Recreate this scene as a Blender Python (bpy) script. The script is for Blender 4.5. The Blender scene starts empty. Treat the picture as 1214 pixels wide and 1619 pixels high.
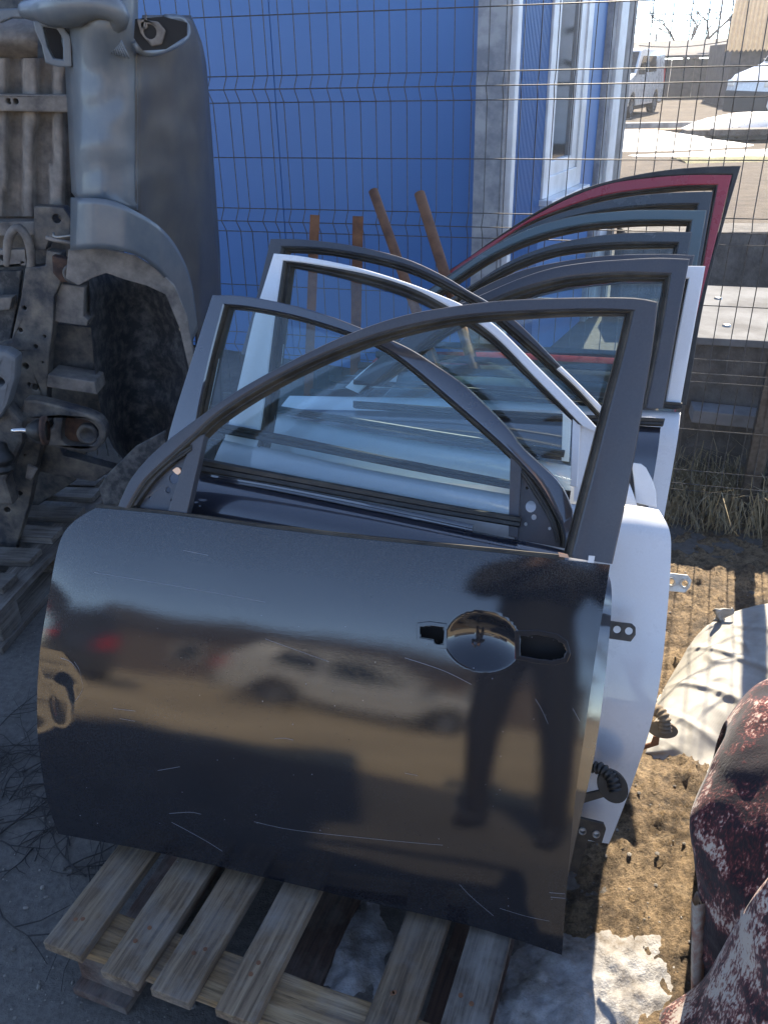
import bpy, bmesh, math, random
from mathutils import Vector, Matrix, noise
from mathutils.geometry import tessellate_polygon
random.seed(7)
SC = bpy.context.scene
COL = SC.collection
R = math.radians

# ------------------------------------------------------------------ camera
F, CH = 1320.0, 1.55                       # focal length in photo pixels, camera height
PITCH, ROLL = math.atan(705.3 / F), R(1.29)
XV = Vector((1, 0, 0)); UP0 = Vector((0, math.sin(PITCH), math.cos(PITCH)))
FW = Vector((0, math.cos(PITCH), -math.sin(PITCH)))
RT = XV * math.cos(ROLL) - UP0 * math.sin(ROLL)
UPV = UP0 * math.cos(ROLL) + XV * math.sin(ROLL)
CP = Vector((0, 0, CH))
cam = bpy.data.cameras.new('camera')
cam.sensor_fit = 'VERTICAL'; cam.sensor_height = 36; cam.lens = F / 1619 * 36
cam.clip_start = 0.05; cam.clip_end = 3000
co = bpy.data.objects.new('camera', cam); COL.objects.link(co)
m = Matrix((RT, UPV, -FW)).transposed().to_4x4(); m.translation = CP
co.matrix_world = m
SC.camera = co
# ------------------------------------------------------------------ sky, sun, exposure
SUN_AZ, SUN_EL = 21.0, 44.0                # degrees to the right of the view, degrees up
w = bpy.data.worlds.new('World'); SC.world = w; w.use_nodes = True
nt = w.node_tree; bg = nt.nodes['Background']
sky = nt.nodes.new('ShaderNodeTexSky'); sky.sky_type = 'NISHITA'; sky.sun_disc = False
sky.sun_elevation = R(SUN_EL); sky.sun_rotation = R(SUN_AZ)
sky.air_density = 0.6; sky.dust_density = 0.1; sky.ozone_density = 2.5; sky.altitude = 1500
nt.links.new(sky.outputs[0], bg.inputs[0]); bg.inputs[1].default_value = 0.15
sd = bpy.data.lights.new('sun', 'SUN'); sd.energy = 3.6; sd.angle = R(0.5); sd.color = (1, 0.93, 0.82)
so = bpy.data.objects.new('sun', sd); COL.objects.link(so)
SDIR = Vector((math.sin(R(SUN_AZ)) * math.cos(R(SUN_EL)), math.cos(R(SUN_AZ)) * math.cos(R(SUN_EL)), math.sin(R(SUN_EL))))
so.rotation_euler = SDIR.to_track_quat('Z', 'Y').to_euler()
SC.view_settings.view_transform = 'Standard'; SC.view_settings.look = 'None'
SC.view_settings.exposure = 2.1; SC.view_settings.gamma = 1.0
SC.view_settings.use_curve_mapping = False
try:                                       # camera white balance a little towards shade
    SC.view_settings.use_white_balance = True; SC.view_settings.white_balance_temperature = 7300; SC.view_settings.white_balance_tint = 10
except Exception:
    pass
try:
    SC.cycles.max_bounces = 10; SC.cycles.transparent_max_bounces = 24; SC.cycles.glossy_bounces = 5
    SC.cycles.caustics_reflective = False; SC.cycles.caustics_refractive = False
    SC.cycles.sample_clamp_indirect = 8.0; SC.cycles.use_denoising = True
except Exception:
    pass

# ------------------------------------------------------------------ measuring helpers
def ray(u, v): return FW + RT * ((u - 607) / F) + UPV * ((809.5 - v) / F)
def onz(u, v, z=0.0):
    d = ray(u, v); return CP + d * ((z - CH) / d.z)
def onp(u, v, p0, n):
    d = ray(u, v); return CP + d * ((Vector(p0) - CP).dot(n) / d.dot(n))
def ony(u, v, y): return onp(u, v, (0, y, 0), Vector((0, 1, 0)))

# ------------------------------------------------------------------ materials
def nodes_of(name):
    mt = bpy.data.materials.new(name); mt.use_nodes = True
    nt = mt.node_tree; b = nt.nodes['Principled BSDF']
    return mt, nt, b
def lk(nt, a, b): nt.links.new(a, b)
def N(nt, t, **kw):
    n = nt.nodes.new(t)
    for k, v in kw.items():
        if k in n.inputs: n.inputs[k].default_value = v
        else: setattr(n, k, v)
    return n
def ramp(nt, fac, stops):
    r = nt.nodes.new('ShaderNodeValToRGB'); e = r.color_ramp.elements
    while len(e) < len(stops): e.new(0.5)
    for i, (p, c) in enumerate(stops):
        e[i].position = p; e[i].color = (*c, 1) if len(c) == 3 else c
    lk(nt, fac, r.inputs[0]); return r.outputs[0]
def coords(nt, kind='Object', scale=(1, 1, 1), rot=(0, 0, 0)):
    t = nt.nodes.new('ShaderNodeTexCoord'); mp = nt.nodes.new('ShaderNodeMapping')
    mp.inputs['Scale'].default_value = scale; mp.inputs['Rotation'].default_value = rot
    lk(nt, t.outputs[kind], mp.inputs[0]); return mp.outputs[0]
def tex(nt, vec, scale, detail=4, rough=0.55, dist=0.0):
    n = N(nt, 'ShaderNodeTexNoise', Scale=scale, Detail=detail, Roughness=rough, Distortion=dist)
    lk(nt, vec, n.inputs['Vector']); return n.outputs['Fac']
def mixc(nt, fac, a, b, mode='MIX'):
    mx = nt.nodes.new('ShaderNodeMix'); mx.data_type = 'RGBA'; mx.blend_type = mode
    for s, v in ((mx.inputs[0], fac), (mx.inputs[6], a), (mx.inputs[7], b)):
        if isinstance(v, (int, float)): s.default_value = v
        elif isinstance(v, tuple): s.default_value = (*v, 1)
        else: lk(nt, v, s)
    return mx.outputs[2]
def bump(nt, b, h, strength=0.3, dist=0.01):
    bp = N(nt, 'ShaderNodeBump', Strength=strength, Distance=dist)
    lk(nt, h, bp.inputs['Height']); lk(nt, bp.outputs[0], b.inputs['Normal']); return bp
def basic(name, col, rough=0.5, metal=0.0, col2=None, scale=6.0, lo=0.4, hi=0.62, bmp=0.0, bscale=60.0, coat=0.0, spec=None, detail=6, bdist=0.004):
    mt, nt, b = nodes_of(name)
    b.inputs['Base Color'].default_value = (*col, 1); b.inputs['Roughness'].default_value = rough
    b.inputs['Metallic'].default_value = metal; b.inputs['Coat Weight'].default_value = coat
    b.inputs['Coat Roughness'].default_value = 0.06
    if spec is not None: b.inputs['Specular IOR Level'].default_value = spec
    v = coords(nt)
    if col2 is not None:
        c = ramp(nt, tex(nt, v, scale, detail, 0.62), [(lo, col), (hi, col2)])
        lk(nt, c, b.inputs['Base Color'])
    if bmp: bump(nt, b, tex(nt, v, bscale, 5, 0.6), bmp, bdist)
    return mt

def paint(name, col, rough=0.16, dust=0.15, dustcol=(0.16, 0.15, 0.14), streak=0.0, coat=0.6, metal=0.0, ior=1.5, cior=1.5, crough=0.04, shoulder=False):
    """weathered car lacquer: clear coat over colour, thin dust film, fine wash scratches"""
    mt, nt, b = nodes_of(name)
    v = coords(nt)
    f = tex(nt, v, 5.0, 8, 0.68)
    fine = tex(nt, v, 240.0, 2, 0.6)
    a = N(nt, 'ShaderNodeMath', operation='MULTIPLY'); lk(nt, f, a.inputs[0]); lk(nt, fine, a.inputs[1])
    fac = ramp(nt, a.outputs[0], [(0.14, (0, 0, 0)), (0.5, (dust, dust, dust))])
    cc = mixc(nt, fac, col, dustcol)
    if shoulder:
        t_ = nt.nodes.new('ShaderNodeTexCoord'); sp = nt.nodes.new('ShaderNodeSeparateXYZ'); lk(nt, t_.outputs['Object'], sp.inputs[0])
        zr = ramp(nt, sp.outputs['Z'], [(0.60, (0, 0, 0)), (0.655, (0.13,) * 3), (0.70, (0.10,) * 3)])
        spk = ramp(nt, tex(nt, v, 420, 2, 0.7), [(0.50, (0, 0, 0)), (0.64, (1, 1, 1))])
        ml = N(nt, 'ShaderNodeMath', operation='MULTIPLY'); lk(nt, zr, ml.inputs[0]); lk(nt, spk, ml.inputs[1])
        cc = mixc(nt, ml.outputs[0], cc, (0.20, 0.19, 0.18))
    lk(nt, cc, b.inputs['Base Color'])
    b.inputs['Metallic'].default_value = metal
    b.inputs['IOR'].default_value = ior
    rr = ramp(nt, f, [(0.3, (rough * 0.7,) * 3), (0.7, (rough * 1.5,) * 3)])
    lk(nt, rr, b.inputs['Roughness'])
    b.inputs['Coat Weight'].default_value = coat; b.inputs['Coat Roughness'].default_value = crough; b.inputs['Coat IOR'].default_value = cior
    if streak:
        vs = coords(nt, scale=(3, 3, 90), rot=(0, R(2), 0))
        bump(nt, b, tex(nt, vs, 9.0, 5, 0.7, 0.3), streak, 0.0006)
        lk(nt, b.inputs['Normal'].links[0].from_socket, b.inputs['Coat Normal'])
    return mt

NAVY = (0.0042, 0.0058, 0.0098)
M = {}
M['navy'] = paint('navy_lacquer', NAVY, 0.35, 0.035, (0.10, 0.105, 0.12), streak=0.038, coat=1.0, ior=1.22, cior=1.6, crough=0.014, shoulder=True)
M['navy2'] = paint('blue_black_lacquer', (0.008, 0.011, 0.022), 0.3, 0.08, streak=0.02, coat=1.0, cior=1.8, crough=0.015)
M['film'] = paint('black_pillar_film', (0.034, 0.037, 0.047), 0.36, 0.22, (0.12, 0.12, 0.125), coat=0.1)
M['white'] = paint('white_lacquer', (0.66, 0.68, 0.70), 0.28, 0.18, (0.42, 0.40, 0.37), coat=0.35)
M['slate'] = paint('slate_lacquer', (0.034, 0.040, 0.044), 0.22, 0.2, coat=0.4)
M['teal'] = paint('teal_grey_lacquer', (0.06, 0.095, 0.105), 0.2, 0.2, coat=0.5)
M['red'] = paint('dark_red_lacquer', (0.30, 0.022, 0.034), 0.25, 0.15, coat=0.4)
M['rubber'] = basic('black_rubber', (0.010, 0.010, 0.010), 0.55, col2=(0.028, 0.027, 0.025), scale=25, bmp=0.15, bscale=200)
M['channel'] = basic('dusty_window_channel', (0.016, 0.015, 0.013), 0.6, col2=(0.05, 0.045, 0.036), scale=18)
M['primer'] = basic('inner_door_steel', (0.03, 0.034, 0.042), 0.45, col2=(0.06, 0.06, 0.06), scale=12, bmp=0.1)
M['dark'] = basic('painted_cavity_shade', (0.004, 0.004, 0.005), 0.8)  # near-black colour standing in for the shade inside openings
M['steel'] = basic('zinc_steel', (0.42, 0.42, 0.40), 0.4, 0.7, (0.28, 0.26, 0.23), 30, bmp=0.1)
M['blacksteel'] = basic('black_steel', (0.02, 0.021, 0.024), 0.42, 0.3, (0.05, 0.045, 0.04), 40)
M['copper'] = basic('brass_clip', (0.75, 0.42, 0.25), 0.35, 0.8)
M['rust_dark'] = basic('dark_rusty_casting', (0.03, 0.016, 0.013), 0.8, 0.1, (0.10, 0.05, 0.03), 18, bmp=0.5, bscale=90)
M['brass_dull'] = basic('dull_clip', (0.30, 0.24, 0.16), 0.5, 0.4)
M['rust'] = basic('rusty_iron', (0.12, 0.048, 0.024), 0.85, 0.1, (0.22, 0.095, 0.045), 14, bmp=0.5, bscale=90)
M['wire'] = basic('grey_coated_wire', (0.085, 0.082, 0.078), 0.5, 0.3, (0.05, 0.045, 0.04), 60)
M['whiteplastic'] = basic('white_plastic_profile', (0.72, 0.73, 0.74), 0.4, col2=(0.55, 0.55, 0.54), scale=4)
M['concrete'] = basic('grey_concrete', (0.20, 0.19, 0.18), 0.9, col2=(0.33, 0.32, 0.30), scale=5, bmp=0.6, bscale=70, bdist=0.008)
M['greycol'] = basic('grey_rendered_post', (0.20, 0.21, 0.23), 0.85, col2=(0.36, 0.36, 0.36), scale=9, bmp=0.4, bscale=80)
M['darkconc'] = basic('shaded_dark_concrete', (0.07, 0.065, 0.06), 0.9, col2=(0.14, 0.13, 0.12), scale=7, bmp=0.7, bscale=50, bdist=0.01)  # shade on the front faces put into a dark concrete colour
M['galv'] = basic('galvanised_sheet', (0.20, 0.205, 0.21), 0.9, 0.0, (0.13, 0.13, 0.13), 5, bmp=0.1, spec=.1)
M['dirt_steel'] = basic('dirty_chassis_steel', (0.024, 0.027, 0.034), 0.6, 0.1, (0.27, 0.225, 0.17), 14, 0.38, 0.86, bmp=0.6, bscale=45, detail=10)
M['dirt_steel2'] = basic('muddy_floor_steel', (0.055, 0.050, 0.048), 0.75, 0.0, (0.36, 0.31, 0.26), 14, 0.30, 0.86, bmp=0.4, bscale=60, detail=10)
M['liner'] = basic('dusty_wheel_liner', (0.026, 0.029, 0.034), 0.7, 0.0, (0.19, 0.18, 0.165), 30, 0.44, 0.80, bmp=0.8, bscale=110, detail=10)
M['grey_bumper'] = basic('grey_bumper_paint', (0.085, 0.105, 0.125), 0.42, 0.1, (0.15, 0.16, 0.165), 13, 0.38, 0.85, coat=0.15, bmp=0.05, detail=11)
M['fender'] = basic('shaded_dark_fender', (0.034, 0.036, 0.041), 0.42, 0.0, (0.075, 0.068, 0.06), 9, 0.40, 0.75, coat=0.1, detail=10)  # shade of the turned-away side put into a darker colour than the bumper
M['shiny'] = basic('bright_steel_pin', (0.6, 0.58, 0.55), 0.25, 0.9)
M['tyre'] = basic('tyre_rubber', (0.012, 0.012, 0.012), 0.8, bmp=0.2)
M['rim'] = basic('alloy_rim', (0.35, 0.35, 0.36), 0.35, 0.8)
M['taillight'] = basic('red_lamp_lens', (0.45, 0.01, 0.015), 0.15)
M['headlight'] = basic('clear_lamp_lens', (0.7, 0.72, 0.72), 0.12, 0.4)
M['carwhite'] = paint('silver_car_lacquer', (0.46, 0.46, 0.45), 0.25, 0.1)
M['cardark'] = paint('dark_car_lacquer', (0.03, 0.03, 0.034), 0.15, 0.1)
M['vanwhite'] = paint('white_van_lacquer', (0.62, 0.62, 0.60), 0.25, 0.25)
M['carglass'] = basic('dark_car_glass', (0.015, 0.02, 0.022), 0.05)
M['blackplastic'] = basic('black_bumper_plastic', (0.03, 0.03, 0.032), 0.6)
M['brick'] = basic('dim_brown_render', (0.10, 0.075, 0.06), 0.9, col2=(0.16, 0.12, 0.095), scale=3, bmp=0.3)
M['greyrender'] = basic('grey_gable_render', (0.21, 0.20, 0.19), 0.9, col2=(0.27, 0.26, 0.24), scale=2)
M['darkshed'] = basic('weathered_dark_boards', (0.045, 0.042, 0.045), 0.85, col2=(0.085, 0.075, 0.075), scale=4)
M['yellowroof'] = basic('tan_corrugated_roof', (0.26, 0.17, 0.08), 0.7, col2=(0.32, 0.22, 0.11), scale=3)
M['bark'] = basic('tree_bark', (0.09, 0.07, 0.055), 0.9, col2=(0.14, 0.11, 0.09), scale=8)
M['twig'] = basic('dark_twig', (0.014, 0.013, 0.014), 0.85, col2=(0.03, 0.026, 0.024), scale=30)
M['hay'] = basic('dead_grass', (0.17, 0.14, 0.08), 0.9, col2=(0.30, 0.25, 0.16), scale=40)
M['greengrass'] = basic('thin_winter_grass', (0.10, 0.11, 0.04), 0.9, col2=(0.20, 0.17, 0.08), scale=20)
M['pole'] = basic('weathered_timber_pole', (0.12, 0.10, 0.085), 0.9)
M['jacket'] = basic('black_jacket_cloth', (0.010, 0.010, 0.012), 0.85, col2=(0.018, 0.018, 0.02), scale=20, bmp=0.3)
M['trousers'] = basic('dark_trousers', (0.012, 0.013, 0.02), 0.9)
M['skin'] = basic('skin', (0.45, 0.28, 0.20), 0.55)
M['hair'] = basic('dark_hair', (0.015, 0.011, 0.009), 0.6)
M['phone'] = basic('phone_case', (0.01, 0.01, 0.01), 0.4)

def mk_glass(name, tint, refl=0.10):
    mt = bpy.data.materials.new(name); mt.use_nodes = True; nt = mt.node_tree
    nt.nodes.remove(nt.nodes['Principled BSDF']); out = nt.nodes['Material Output']
    tr = N(nt, 'ShaderNodeBsdfTransparent'); tr.inputs[0].default_value = (*tint, 1)
    gl = N(nt, 'ShaderNodeBsdfGlossy'); gl.inputs['Roughness'].default_value = 0.03
    df = N(nt, 'ShaderNodeBsdfDiffuse'); df.inputs[0].default_value = (0.35, 0.37, 0.36, 1)
    fr = N(nt, 'ShaderNodeFresnel'); fr.inputs['IOR'].default_value = 1.55
    ad = N(nt, 'ShaderNodeMath', operation='MULTIPLY'); lk(nt, fr.outputs[0], ad.inputs[0]); ad.inputs[1].default_value = 0.8
    m1 = N(nt, 'ShaderNodeMixShader'); lk(nt, ad.outputs[0], m1.inputs[0]); lk(nt, tr.outputs[0], m1.inputs[1]); lk(nt, gl.outputs[0], m1.inputs[2])
    v = coords(nt)
    d = ramp(nt, tex(nt, v, 130, 5, 0.75), [(0.58, (0.006,) * 3), (0.74, (0.05,) * 3)])
    m2 = N(nt, 'ShaderNodeMixShader'); lk(nt, d, m2.inputs[0]); lk(nt, m1.outputs[0], m2.inputs[1]); lk(nt, df.outputs[0], m2.inputs[2])
    lk(nt, m2.outputs[0], out.inputs[0]); return mt
M['glass'] = mk_glass('green_tinted_window_glass', (0.90, 0.972, 0.985))
M['pane'] = basic('dark_reflecting_pane', (0.02, 0.024, 0.026), 0.04, coat=1.0)

def mk_wood(name, c1, c2, c3, grey=0.0):
    mt, nt, b = nodes_of(name)
    v = coords(nt, scale=(1, 0.05, 1))
    oi = nt.nodes.new('ShaderNodeObjectInfo')
    ad = N(nt, 'ShaderNodeVectorMath', operation='ADD'); lk(nt, v, ad.inputs[0])
    sc = N(nt, 'ShaderNodeVectorMath', operation='SCALE'); sc.inputs[0].default_value = (7, 5, 3); lk(nt, oi.outputs['Random'], sc.inputs['Scale'])
    lk(nt, sc.outputs[0], ad.inputs[1]); v2 = ad.outputs[0]
    g = tex(nt, v2, 150, 7, 0.7, 0.4); g2 = tex(nt, v2, 26, 5, 0.6, 0.8)
    v3 = coords(nt); big = tex(nt, v3, 9, 6, 0.65)
    c = ramp(nt, g2, [(0.30, c1), (0.52, c2), (0.72, c3)])
    dk = ramp(nt, g, [(0.36, (0.32, 0.30, 0.29)), (0.58, (1, 1, 1))])
    c = mixc(nt, 0.9, c, dk, 'MULTIPLY')
    gr = ramp(nt, big, [(0.45, (0, 0, 0)), (0.75, (0.55,) * 3)])
    c = mixc(nt, gr, c, (0.24, 0.225, 0.205))
    hv = N(nt, 'ShaderNodeHueSaturation'); lk(nt, c, hv.inputs['Color'])
    mr = N(nt, 'ShaderNodeMapRange'); lk(nt, oi.outputs['Random'], mr.inputs[0]); mr.inputs[3].default_value = 0.75; mr.inputs[4].default_value = 1.25
    lk(nt, mr.outputs[0], hv.inputs['Value']); lk(nt, hv.outputs[0], b.inputs['Base Color'])
    b.inputs['Roughness'].default_value = 0.85
    bump(nt, b, g, 0.55, 0.004); return mt
M['wood'] = mk_wood('weathered_pallet_board', (0.085, 0.052, 0.030), (0.20, 0.135, 0.082), (0.31, 0.23, 0.145))
M['wood_light'] = mk_wood('fresh_pallet_board', (0.17, 0.10, 0.045), (0.30, 0.19, 0.095), (0.42, 0.30, 0.17))
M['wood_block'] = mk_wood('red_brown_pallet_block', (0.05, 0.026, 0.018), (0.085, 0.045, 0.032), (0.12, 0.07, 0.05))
M['wood_grey'] = mk_wood('grey_pallet_board', (0.07, 0.056, 0.045), (0.14, 0.115, 0.092), (0.22, 0.19, 0.16))

def mk_ground():
    mt, nt, b = nodes_of('yard_ground')
    v = coords(nt)
    a = tex(nt, v, 0.9, 9, 0.66); s = tex(nt, v, 55, 6, 0.7); g = tex(nt, v, 260, 2, 0.5)
    base = ramp(nt, a, [(0.32, (0.065, 0.062, 0.058)), (0.5, (0.105, 0.098, 0.090)), (0.68, (0.15, 0.135, 0.115))])
    c = mixc(nt, 0.75, base, ramp(nt, s, [(0.30, (0.45, 0.43, 0.42)), (0.62, (1.25, 1.22, 1.18))]), 'MULTIPLY')
    c = mixc(nt, ramp(nt, g, [(0.72, (0, 0, 0)), (0.78, (0.6,) * 3)]), c, (0.30, 0.28, 0.25))
    lk(nt, c, b.inputs['Base Color']); b.inputs['Roughness'].default_value = 0.92
    bump(nt, b, s, 0.7, 0.012); return mt
def mk_soil():
    mt, nt, b = nodes_of('clumpy_wet_soil')
    v = coords(nt)
    a = tex(nt, v, 4.2, 9, 0.7); s = tex(nt, v, 85, 8, 0.78); g = tex(nt, v, 22, 8, 0.75); k = tex(nt, v, 300, 3, 0.6)
    base = ramp(nt, a, [(0.36, (0.085, 0.062, 0.042)), (0.47, (0.25, 0.175, 0.100)), (0.56, (0.34, 0.245, 0.145)), (0.7, (0.42, 0.32, 0.21))])
    c = mixc(nt, 0.95, base, ramp(nt, s, [(0.36, (0.32, 0.30, 0.28)), (0.50, (0.9, 0.88, 0.85)), (0.66, (1.35, 1.3, 1.25))]), 'MULTIPLY')
    c = mixc(nt, 0.8, c, ramp(nt, g, [(0.40, (0.30, 0.28, 0.26)), (0.52, (1.1, 1.1, 1.1))]), 'MULTIPLY')
    c = mixc(nt, ramp(nt, k, [(0.68, (0, 0, 0)), (0.74, (0.7,) * 3)]), c, (0.36, 0.31, 0.25))
    lk(nt, c, b.inputs['Base Color']); lk(nt, ramp(nt, a, [(0.3, (0.45,) * 3), (0.7, (0.95,) * 3)]), b.inputs['Roughness'])
    m_ = N(nt, 'ShaderNodeMath', operation='ADD'); lk(nt, s, m_.inputs[0]); lk(nt, g, m_.inputs[1])
    bump(nt, b, m_.outputs[0], 1.0, 0.022); return mt
def mk_gravel():
    mt, nt, b = nodes_of('sandy_yard_gravel')
    v = coords(nt)
    a = tex(nt, v, 0.45, 9, 0.75); s = tex(nt, v, 3.5, 10, 0.8)
    base = ramp(nt, a, [(0.3, (0.055, 0.042, 0.030)), (0.5, (0.095, 0.074, 0.054)), (0.7, (0.14, 0.11, 0.078))])
    c = mixc(nt, 0.8, base, ramp(nt, s, [(0.32, (0.35, 0.33, 0.32)), (0.62, (1.2, 1.2, 1.2))]), 'MULTIPLY')
    lk(nt, c, b.inputs['Base Color']); b.inputs['Roughness'].default_value = 0.95
    bump(nt, b, s, 0.8, 0.05); return mt
def mk_snow(name, dirt):
    mt, nt, b = nodes_of(name)
    v = coords(nt)
    a = tex(nt, v, 11, 9, 0.72); s = tex(nt, v, 120, 4, 0.7)
    c = ramp(nt, a, [(0.36, (0.12, 0.10, 0.08)), (0.36 + dirt, (0.40 + .8 * (.22 - dirt),) * 3), (0.85, (0.60, 0.61, 0.62))])
    lk(nt, c, b.inputs['Base Color']); b.inputs['Roughness'].default_value = 0.55
    b.inputs['Subsurface Weight'].default_value = 0.0
    bump(nt, b, s, 0.5, 0.01); return mt
def mk_blue(name):
    mt, nt, b = nodes_of(name)
    v = coords(nt); a = tex(nt, v, 1.2, 4, 0.5)
    lk(nt, ramp(nt, a, [(0.3, (0.026, 0.122, 0.32)), (0.7, (0.036, 0.145, 0.36))]), b.inputs['Base Color'])
    b.inputs['Roughness'].default_value = 0.42
    return mt
def mk_bag():
    mt, nt, b = nodes_of('woven_white_polypropylene')
    v = coords(nt); a = tex(nt, v, 7, 8, 0.65)
    lk(nt, ramp(nt, a, [(0.3, (0.26, 0.245, 0.21)), (0.6, (0.42, 0.405, 0.37))]), b.inputs['Base Color'])
    b.inputs['Roughness'].default_value = 0.7
    w1 = N(nt, 'ShaderNodeTexWave', Scale=110.0, Distortion=1.5); w1.bands_direction = 'DIAGONAL'; lk(nt, v, w1.inputs[0])
    w2 = N(nt, 'ShaderNodeTexWave', Scale=110.0, Distortion=1.5); w2.bands_direction = 'X'; lk(nt, v, w2.inputs[0])
    ad = N(nt, 'ShaderNodeMath', operation='ADD'); lk(nt, w1.outputs['Fac'], ad.inputs[0]); lk(nt, w2.outputs['Fac'], ad.inputs[1])
    bump(nt, b, ad.outputs[0], 0.12, 0.002); return mt
def mk_blanket(name, light):
    mt, nt, b = nodes_of(name)
    v = coords(nt)
    big = tex(nt, v, 7.5, 4, 0.55, 1.2)
    vs = coords(nt, scale=(1, 1, 0.38), rot=(R(18), R(24), 0))
    fur = tex(nt, vs, 210, 3, 0.6, 0.3); mid = tex(nt, vs, 46, 4, 0.6, 0.5)
    zone = ramp(nt, big, [(0.38, (0, 0, 0)), (0.47, (0.30,) * 3), (0.56, (0.44,) * 3), (0.64, (0.62,) * 3), (0.72, (0.80,) * 3)])
    s1 = N(nt, 'ShaderNodeMath', operation='MULTIPLY_ADD'); lk(nt, fur, s1.inputs[0]); s1.inputs[1].default_value = 1.5; s1.inputs[2].default_value = -0.75 + light
    s2 = N(nt, 'ShaderNodeMath', operation='ADD'); lk(nt, s1.outputs[0], s2.inputs[0]); lk(nt, zone, s2.inputs[1])
    s3 = N(nt, 'ShaderNodeMath', operation='MULTIPLY_ADD'); lk(nt, mid, s3.inputs[0]); s3.inputs[1].default_value = 0.9; lk(nt, s2.outputs[0], s3.inputs[2])
    s4 = N(nt, 'ShaderNodeMath', operation='SUBTRACT'); lk(nt, s3.outputs[0], s4.inputs[0]); s4.inputs[1].default_value = 0.40
    c = ramp(nt, s4.outputs[0], [(0.16, (0.010, 0.006, 0.010)), (0.36, (0.045, 0.009, 0.012)), (0.50, (0.13, 0.026, 0.026)), (0.60, (0.30, 0.17, 0.14)), (0.72, (0.46, 0.39, 0.33))])
    lk(nt, c, b.inputs['Base Color']); b.inputs['Roughness'].default_value = 0.95
    b.inputs['Sheen Weight'].default_value = 0.15
    bump(nt, b, fur, 0.4, 0.003); return mt
M['ground'] = mk_ground(); M['soil'] = mk_soil(); M['gravel'] = mk_gravel()
M['street'] = basic('pale_sandy_street', (0.40, 0.31, 0.19), 0.95, col2=(0.62, 0.49, 0.31), scale=.8, bmp=.5, bscale=8, bdist=.05)
M['snow'] = mk_snow('clean_snow', 0.08); M['slush'] = mk_snow('dirty_melting_snow', 0.26)
M['blue'] = mk_blue('blue_wall_panel'); M['bag'] = mk_bag()
M['blanket'] = mk_blanket('mottled_maroon_fleece', -0.09); M['blanket_light'] = mk_blanket('cream_and_maroon_fleece', 0.20)
M['hem'] = basic('cream_striped_hem', (0.42, 0.38, 0.32), 0.9, col2=(0.30, 0.16, 0.12), scale=30)

# ------------------------------------------------------------------ object helpers
def link(name, me, mat, parent=None, smooth=False):
    o = bpy.data.objects.new(name, me); COL.objects.link(o)
    if parent is not None: o.parent = parent
    mats = mat if isinstance(mat, (list, tuple)) else [mat]
    if not me.materials:
        for x in mats: me.materials.append(M[x] if isinstance(x, str) else x)
    if smooth: me.polygons.foreach_set('use_smooth', [True] * len(me.polygons))
    return o
def tag(o, label, cat, group=None):
    o['label'] = label; o['category'] = cat
    if group: o['group'] = group
    return o
def thing(name, loc, label, cat, rz=0.0, group=None):
    o = bpy.data.objects.new(name, None); COL.objects.link(o); o.empty_display_size = 0.1
    o.location = loc; o.rotation_euler = (0, 0, rz); return tag(o, label, cat, group)
def wl(root):
    """world point -> the thing's own coordinates"""
    inv = (Matrix.Translation(root.location) @ root.rotation_euler.to_matrix().to_4x4()).inverted()
    return lambda p: inv @ Vector(p)
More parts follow.
